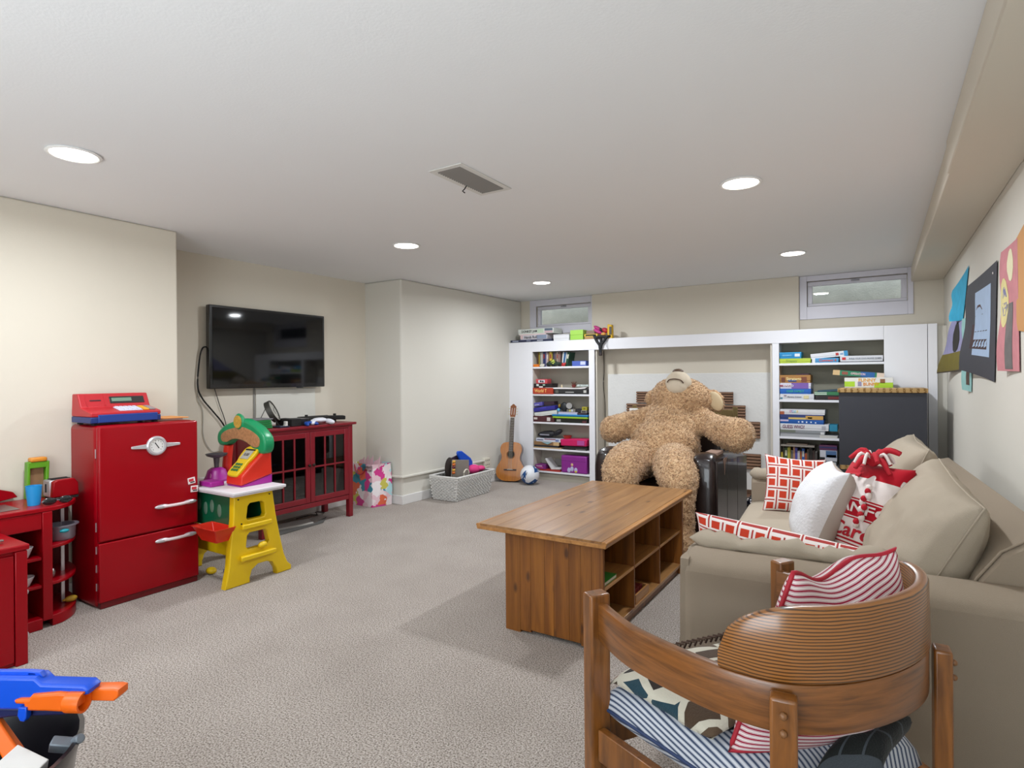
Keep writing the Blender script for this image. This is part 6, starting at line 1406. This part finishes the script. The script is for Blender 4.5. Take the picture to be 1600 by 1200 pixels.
gbox('dark purple flat box behind the violet one, third shelf of the left bookcase', -3.45, -3.31, Z3+.205, .04, '#35202e', d=.1, tilt=.05, y0=6.17, lid=False)
t = thing('toy_tray', 'blue and lime rounded plastic toy tray, third shelf of the left bookcase', 'toy', (-3.08, 6.2, Z3+.05))
MB().box(-3.31, -2.85, 6.12, 6.29, Z3+.0505, Z3+.073).build('lower_half', cm('#8fb82a'), t, bevel=.009, seg=3)
MB().box(-3.32, -2.845, 6.12, 6.29, Z3+.0735, Z3+.098).build('upper_half', cm('#0f6fa8'), t, bevel=.009, seg=3)
gbox('silver and white flat box on the blue tray, third shelf of the left bookcase', -3.24, -2.99, Z3+.0985, .028, '#b8b3c4', d=.12, lid=False, y0=6.14, panels=[(.0, 1, .0, .4, '#a9c4e6')])
gbox('dark flat box right of the silver one on the blue toy tray', -2.985, -2.87, Z3+.0985, .022, '#3f3038', d=.12, lid=False, y0=6.15)
simple('toy_camera', 'black toy camera on the silver box, third shelf of the left bookcase', 'toy', cm('#1d2225'), MB().ell((-3.19, 6.2, Z3+.185), (.05, .03, .055), 14).cyl((-3.12, 6.2, Z3+.19), (-3.10, 6.15, Z3+.20), .04, n=16))
simple('toy_lens', 'silver round toy lens on the third shelf of the left bookcase', 'toy', M_steel, MB().cyl((-3.10, 6.149, Z3+.20), (-3.095, 6.142, Z3+.202), .036, n=18))
simple('toy_ball', 'small light blue toy ball on the third shelf of the left bookcase', 'toy', cm('#5fa8cc'), MB().ell((-3.245, 6.16, Z3+.148), (.02, .02, .021), 12))
simple('toy_figure', 'small mustard toy figure above the blue ball, third shelf of the left bookcase', 'toy', cm('#8f7426'), MB().ell((-3.255, 6.2, Z3+.195), (.018, .015, .025), 10))
gbox('small grey patterned box on the silver box, third shelf of the left bookcase', -3.13, -3.02, Z3+.127, .035, '#7f7a74', d=.06, panels=[(.3, .5, .2, .8, '#c9c46a'), (.55, .75, .2, .9, '#c4cdd8')], lid=False, y0=6.145)
gbox('black ribbed box at the right of the third shelf, left bookcase', -3.01, -2.93, Z3+.127, .04, '#26262a', d=.06, lid=False, y0=6.16)
gbox('small grey photo frame box on the dark flat box, third shelf of the left bookcase', -2.94, -2.87, Z3+.121, .03, '#8f8a88', d=.05, panels=[(.15, .85, .2, .8, '#3a3234')], lid=False, y0=6.14)
gbox('small olive yellow box on top at the right end of the third shelf, left bookcase', -2.93, -2.865, Z3+.152, .04, '#a59b2c', d=.05, panels=[(.3, .7, .3, .7, '#6b661c')], lid=False, y0=6.14)
Z4 = LS[3]
gbox('tan thin wooden board at the bottom of the fourth shelf, left bookcase', -3.58, -3.20, Z4, .014, '#b39468', d=.2, lid=False)
gbox('dark navy flat case on the tan board, fourth shelf of the left bookcase', -3.575, -3.24, Z4+.0145, .022, '#23272f', d=.19, lid=False)
gbox('cardboard box with a tan label on the navy case, fourth shelf of the left bookcase', -3.575, -3.23, Z4+.037, .042, '#8f6c48', d=.18, panels=[(.78, 1, .05, .95, '#c9a878')], lid=False)
gbox('white and red paper pack on the cardboard box, fourth shelf of the left bookcase', -3.545, -3.21, Z4+.0795, .04, '#c9cdda', d=.15, panels=[(.35, .8, .65, .95, '#8c5560'), (.05, .3, .4, .65, '#3a3a5c'), (.8, .93, .2, .8, '#6a78a8')], lid=False)
simple('blue_cloth', 'pale blue cloth corner hanging below the paper pack, fourth shelf of the left bookcase', 'cloth', cm('#8fb0b8'), MB().prism([(-3.46, Z4+.075), (-3.32, Z4+.078), (-3.38, Z4+.05)], 'y', 6.124, 6.1335))
t = thing('black_bag', 'black zipped bag lying on the paper pack, fourth shelf of the left bookcase', 'bag', (-3.4, 6.2, Z4+.12))
MB().ell((-3.43, 6.21, Z4+.165), (.13, .06, .042), 18, Euler((0, -.1, 0)).to_matrix()).ell((-3.28, 6.2, Z4+.19), (.07, .045, .03), 14, Euler((0, -.5, 0)).to_matrix()).build('bag_body', mat('bag_black', '#17171c', .6), t)
MB().box(-3.50, -3.37, 6.148, 6.152, Z4+.155, Z4+.17).build('zip', cm('#8d8c98'), t)
simple('red_bowl', 'small red plastic bowl on the pink case, fourth shelf of the left bookcase', 'bowl', cm('#a8402f'), MB().lathe([(.0001, 0), (.04, 0), (.055, .035), (.05, .035), (.038, .005), (.0001, .005)], 18, (-3.16, 6.22, Z4+.125)))
gbox('black slanted binder at the right of the fourth shelf, left bookcase', -3.18, -2.87, Z4+.0, .022, '#25221f', d=.18, lid=False, tilt=-.0, panels=[(.55, .95, .3, .7, '#6d6a66')])
gbox('second black binder on the slanted one, fourth shelf of the left bookcase', -3.16, -2.87, Z4+.0225, .02, '#191919', d=.17, lid=False)
t = thing('pink_case', 'bright pink plastic carry case on the fourth shelf of the left bookcase', 'case', (-3.04, 6.2, Z4+.043))
MB().prism([(-3.20, Z4+.044), (-2.87, Z4+.05), (-2.86, Z4+.13), (-2.95, Z4+.135), (-3.21, Z4+.12)], 'y', 6.125, 6.29).build('shell', cm('#c8105c'), t, bevel=.01, seg=3)
MB().box(-2.985, -2.89, 6.119, 6.124, Z4+.06, Z4+.115).build('handle', cm('#b04a94'), t, bevel=.002)
Z5 = LS[4]
gbox('thin red book under the papers on the bottom shelf, left bookcase', -3.50, -3.22, Z5, .02, '#a8322a', d=.19, name='book', cat='book', lid=False)
gbox('purple magazine stack left on the bottom shelf, left bookcase', -3.56, -3.42, Z5+.0205, .05, '#7c2a7a', d=.15, name='magazine_stack', cat='magazines', panels=[(.2, .8, .2, .5, '#c04a90'), (.1, .7, .6, .8, '#d8b8cc')], lid=False)
simple('open_magazine', 'open white magazine standing on the bottom shelf, left bookcase', 'magazine', cm('#d6d4d4'), MB().prism([(-3.43, Z5+.14), (-3.425, Z5+.15), (-3.33, Z5+.035), (-3.22, Z5+.045), (-3.22, Z5+.03), (-3.345, Z5+.0215)], 'y', 6.15, 6.30), bevel=.001)
gbox('grey picture book standing behind the open magazine on the bottom shelf, left bookcase', -3.38, -3.22, Z5+.046, .085, '#7a7672', y0=6.31, d=.01, name='book', cat='book', lid=False)
t = thing('purple_suitcase', 'purple plastic toy suitcase on the bottom shelf, left bookcase', 'toy suitcase', (-3.04, 6.2, Z5))
MB().box(-3.205, -2.87, 6.135, 6.27, Z5+.001, Z5+.205).build('shell', mat('case_purple', '#8a2a8c', .35, var=.08), t, bevel=.014, seg=3)
MB().box(-3.195, -2.88, 6.1345, 6.1352, Z5+.14, Z5+.145).build('seam_line', cm('#6c1f70'), t)
b = MB()
for x, z, c in ((-3.10, .035, 0), (-3.06, .05, 0), (-3.01, .04, 0)): b.ell((x, 6.134, Z5+z), (.022, .002, .03), 10)
b.build('decal', cm('#b9b4d8'), t); MB().ell((-3.06, 6.1338, Z5+.10), (.016, .002, .018), 10).build('decal', cm('#d8b48a'), t); MB().ell((-3.01, 6.1338, Z5+.025), (.018, .002, .016), 10).build('decal', cm('#d8c04a'), t)
# -- right bookcase
Q1, Q2, Q3, Q4 = RS
gbox('lime green game box at the bottom left of the top shelf, right bookcase', -.815, -.545, Q1, .045, '#b4c93c', d=.19, txt='Snappy', tcol='#7d9a3c', tsize=.03, tw=(.10, -.03))
gbox('bright blue game box on the lime one, top shelf of the right bookcase', -.815, -.625, Q1+.0455, .06, '#1488c4', d=.18, panels=[(.7, .93, .3, .75, '#dfe6ee'), (.0, 1, .85, 1, '#2f9ed6')], txt='SEQUENCE', tcol='#8fd0f0', tsize=.02, tw=(.08, -.03))
gbox('light blue game box with red and white print under the tilted white box, right bookcase', -.535, -.315, Q1, .042, '#4a96c8', d=.18, panels=[(.0, .12, 0, 1, '#dfe3e8')], txt='Connect 4', tcol='#d8502e', tsize=.032, tw=(.14, .02))
gbox('tilted white game box with a red emblem, top shelf of the right bookcase', -.545, -.24, Q1+.0475, .048, '#dcdde2', d=.17, tilt=.09, panels=[(.68, .76, .25, .75, '#b8322e'), (.9, 1, 0, 1, '#2f8fc4'), (.8, .88, .3, .6, '#7d9cc0')], y0=6.14)
gbox('long white game box with a red square, top shelf of the right bookcase', -.305, .03, Q1+.006, .052, '#d8d9e0', d=.19, panels=[(.05, .14, .3, .75, '#c8252a')], txt='BUILD YOUR OWN BOARD GAMES', tcol='#6b6f80', tsize=.018, tw=(.25, .03))
gbox('dark flat board under the long white box, top shelf of the right bookcase', -.31, .03, Q1, .0055, '#2a2e35', d=.18, lid=False)
gbox('white science kit box at the bottom left of the second shelf, right bookcase', -.815, -.52, Q2, .055, '#d4d5da', d=.19, panels=[(.02, .08, .1, .4, '#3f8098'), (.7, .85, .2, .75, '#d8cc9c'), (.12, .2, .55, .8, '#8d7c84')], txt='Mystery Science', tcol='#5f6470', tsize=.018, tw=(.12, -.02))
gbox('blue game box with green lettering, second from the bottom of the left stack, right bookcase', -.815, -.545, Q2+.0555, .05, '#1260b8', d=.19, txt='DEER FAMILY', tcol='#2fae8a', tsize=.028, tw=(.15, 0))
gbox('white and purple patterned game box on the second shelf of the right bookcase', -.815, -.545, Q2+.106, .055, '#d3cfe0', d=.19, panels=[(.38, .92, .0, 1, '#7a58a8'), (.0, .4, .35, .65, '#9a4a5c')], txt='BINGO', tcol='#e0e2ea', tsize=.028, tw=(.09, -.06))
gbox('brown illustrated game box with yellow lettering topping the left stack, right bookcase', -.815, -.548, Q2+.1615, .075, '#a8763a', d=.19, panels=[(.05, .18, .1, .7, '#6c3a24'), (.7, .88, .1, .75, '#7a4028'), (.28, .55, .15, .45, '#2c4a8c')], txt='Stratego', tcol='#f0dc9c', tsize=.04, tw=(.13, -.01))
gbox('thin dark purple box on top of the brown game box, right bookcase', -.67, -.56, Q2+.237, .012, '#3a1a30', d=.15, lid=False)
gbox('black box with a red panel at the bottom centre of the second shelf, right bookcase', -.51, -.30, Q2, .045, '#1c1214', d=.17, panels=[(.5, .95, .2, .7, '#6c1a1c')], lid=False)
gbox('green game box leaning on the black one, second shelf of the right bookcase', -.515, -.29, Q2+.0455, .032, '#2f7a4c', d=.17, lid=False, panels=[(.0, .45, .15, .4, '#c9d8c8'), (.0, .45, .6, .85, '#c9d8c8')], txt=None)
gbox('dark teal book on the green game box, second shelf of the right bookcase', -.49, -.285, Q2+.079, .018, '#24485a', d=.15, name='book', cat='book', lid=False, tilt=.08)
ZTc = 1.1305
gbox('white and lime game box with orange lettering standing on the slate cabinet', -.262, .10, ZTc, .088, '#dcdcd8', y0=5.95, d=.12, txt=None, lid=False, panels=[(.0, .22, .1, .62, '#a4cc2a'), (.62, 1, .0, .5, '#a4cc2a'), (.28, .36, .15, .6, '#8d88a8'), (.74, .84, .45, .85, '#8a5a34')])
tb_ = bpy.data.objects[[o.name for o in bpy.data.objects if o.name.startswith('board_game')][-1]]
_t = [o for o in bpy.data.objects if o.get('label', '').startswith('white and lime game box')][0]
lettering('FUNNY', cm('#e0a01c'), _t, (-.01, -.0022, .065), F_NEG_Y, .04, width=.13, bold=True, world=False); lettering('BUNNY', cm('#d88a1a'), _t, (.02, -.0022, .03), F_NEG_Y, .038, width=.12, bold=True, world=False)
gbox('long green and blue game box tilted above the slate cabinet', -.355, .035, ZTc+.098, .045, '#1f7a58', y0=5.96, d=.12, tilt=-.09, lid=False, panels=[(.0, .14, 0, 1, '#c9ab7c'), (.55, .82, 0, 1, '#1a5a9c'), (.86, 1, .0, 1, '#d6c4b4'), (.18, .3, .2, .8, '#8a4a38')], txt='OPERATION', tcol='#e8c8cc', tsize=.026, tw=(.11, 0))
Q = Q3
gbox('grey and white flat game at the bottom of the third shelf, right bookcase', -.815, -.33, Q, .026, '#a9aaae', d=.2, lid=False, panels=[(.7, 1, 0, 1, '#c9c6c0')])
gbox('silver game box on the flat grey one, third shelf of the right bookcase', -.815, -.43, Q+.0265, .038, '#8d9094', d=.19, panels=[(.0, .35, .4, 1, '#6f7568'), (.9, .98, .1, .7, '#d6d6d8')])
gbox('white guessing game box with dark red lettering, third shelf of the right bookcase', -.815, -.40, Q+.065, .06, '#d9d9dc', d=.19, txt='GUESS WHO?', tcol='#6a1f4c', tsize=.045, tw=(.19, -.09), panels=[(.86, .94, .2, .75, '#a9a9b0')])
gbox('teal box behind the guessing game, third shelf of the right bookcase', -.395, -.33, Q+.065, .06, '#1a80a0', d=.15, lid=False)
gbox('blue game box with white dots, third shelf of the right bookcase', -.815, -.44, Q+.1255, .042, '#1458a8', d=.19, panels=[(.42, .45, .3, .6, '#dfe8f4'), (.5, .54, .3, .65, '#dfe8f4'), (.6, .63, .25, .6, '#dfe8f4'), (.7, .73, .3, .6, '#dfe8f4'), (.8, .83, .2, .5, '#dfe8f4'), (.0, .2, .5, .9, '#c9b8d0')])
gbox('navy and yellow game box, third shelf of the right bookcase', -.815, -.445, Q+.168, .045, '#2c3c74', d=.19, panels=[(.2, .6, 0, .4, '#d6b96a'), (.6, 1, 0, .8, '#c99a4a'), (.65, .75, .2, .5, '#5a6a8c')])
gbox('white game box with coloured letter squares topping the third shelf, right bookcase', -.815, -.43, Q+.2135, .048, '#dad9dc', d=.19, panels=[(.0, .1, 0, .6, '#a85a3a'), (.22, .26, .4, .85, '#a83a7c'), (.27, .31, .4, .85, '#3f6fb8'), (.32, .36, .4, .85, '#6ab8c4'), (.37, .41, .4, .85, '#d6c46a')], txt=None)
_t = [o for o in bpy.data.objects if o.get('label', '').startswith('white game box with coloured letter')][0]
lettering('LIFE', cm('#e8e8ee'), _t, (-.072, -.0022, .03), F_NEG_Y, .022, width=.065, bold=True, world=False)
books(-.812, Q4, [(.014, .13, ('#c4ae3a', 'short yellow'), 0), (.012, .19, ('#4a3c2c', 'dark brown'), 0), (.028, .175, ('#3c5a34', 'moss green'), 0), (.01, .18, ('#c9c24a', 'lime yellow'), 0), (.014, .188, ('#a89a2c', 'olive'), 0), (.02, .15, ('#6d6a68', 'grey'), 0), (.016, .185, ('#b8876a', 'salmon'), 0), (.02, .18, ('#4c4a9c', 'violet'), 0), (.02, .15, ('#bfb6b8', 'pale pink'), 0), (.014, .145, ('#b8682c', 'orange'), 0), (.024, .175, ('#2c58a0', 'blue'), 0), (.02, .13, ('#9c4a24', 'rust'), 0), (.014, .17, ('#5a4a3c', 'brown'), 0), (.03, .188, ('#2c2622', 'black'), 0), (.018, .16, ('#3c2824', 'dark maroon'), 0), (.02, .15, ('#45403c', 'dark grey'), 0)], group='books on the lower shelf of the right bookcase', where='%s book standing on the lower shelf of the right bookcase')
gbox('thin grey magazine lying across the standing books, right bookcase', -.81, -.52, Q4+.192, .016, '#8d857c', d=.17, name='magazine', cat='magazine', lid=False)
gbox('thin brown magazine on top of the grey one, right bookcase', -.76, -.58, Q4+.2085, .012, '#6d5f52', d=.15, name='magazine', cat='magazine', lid=False)
gbox('white boxed puzzle at the bottom of the stack right of the books, right bookcase', -.485, -.33, Q4, .03, '#bfc0c6', d=.18, lid=False)
gbox('black box with white ovals in the stack right of the books, right bookcase', -.475, -.335, Q4+.0305, .042, '#1c1e24', d=.18, panels=[(.0, .45, .2, .95, '#9aa4b4'), (.6, .95, .2, .85, '#c9ccd0')], lid=False)
gbox('white picture box with a desert photograph right of the books, right bookcase', -.475, -.335, Q4+.073, .10, '#c4c4cc', d=.17, panels=[(.35, .97, .35, .97, '#4a6a94'), (.4, .95, .37, .6, '#b8824a'), (.0, .3, .0, .35, '#1a1a1c')], lid=False)
gbox('plum and navy box topping the stack right of the books, right bookcase', -.48, -.335, Q4+.1735, .045, '#5a2a4c', d=.17, panels=[(0, 1, .45, .75, '#2c2c5c')], lid=False)
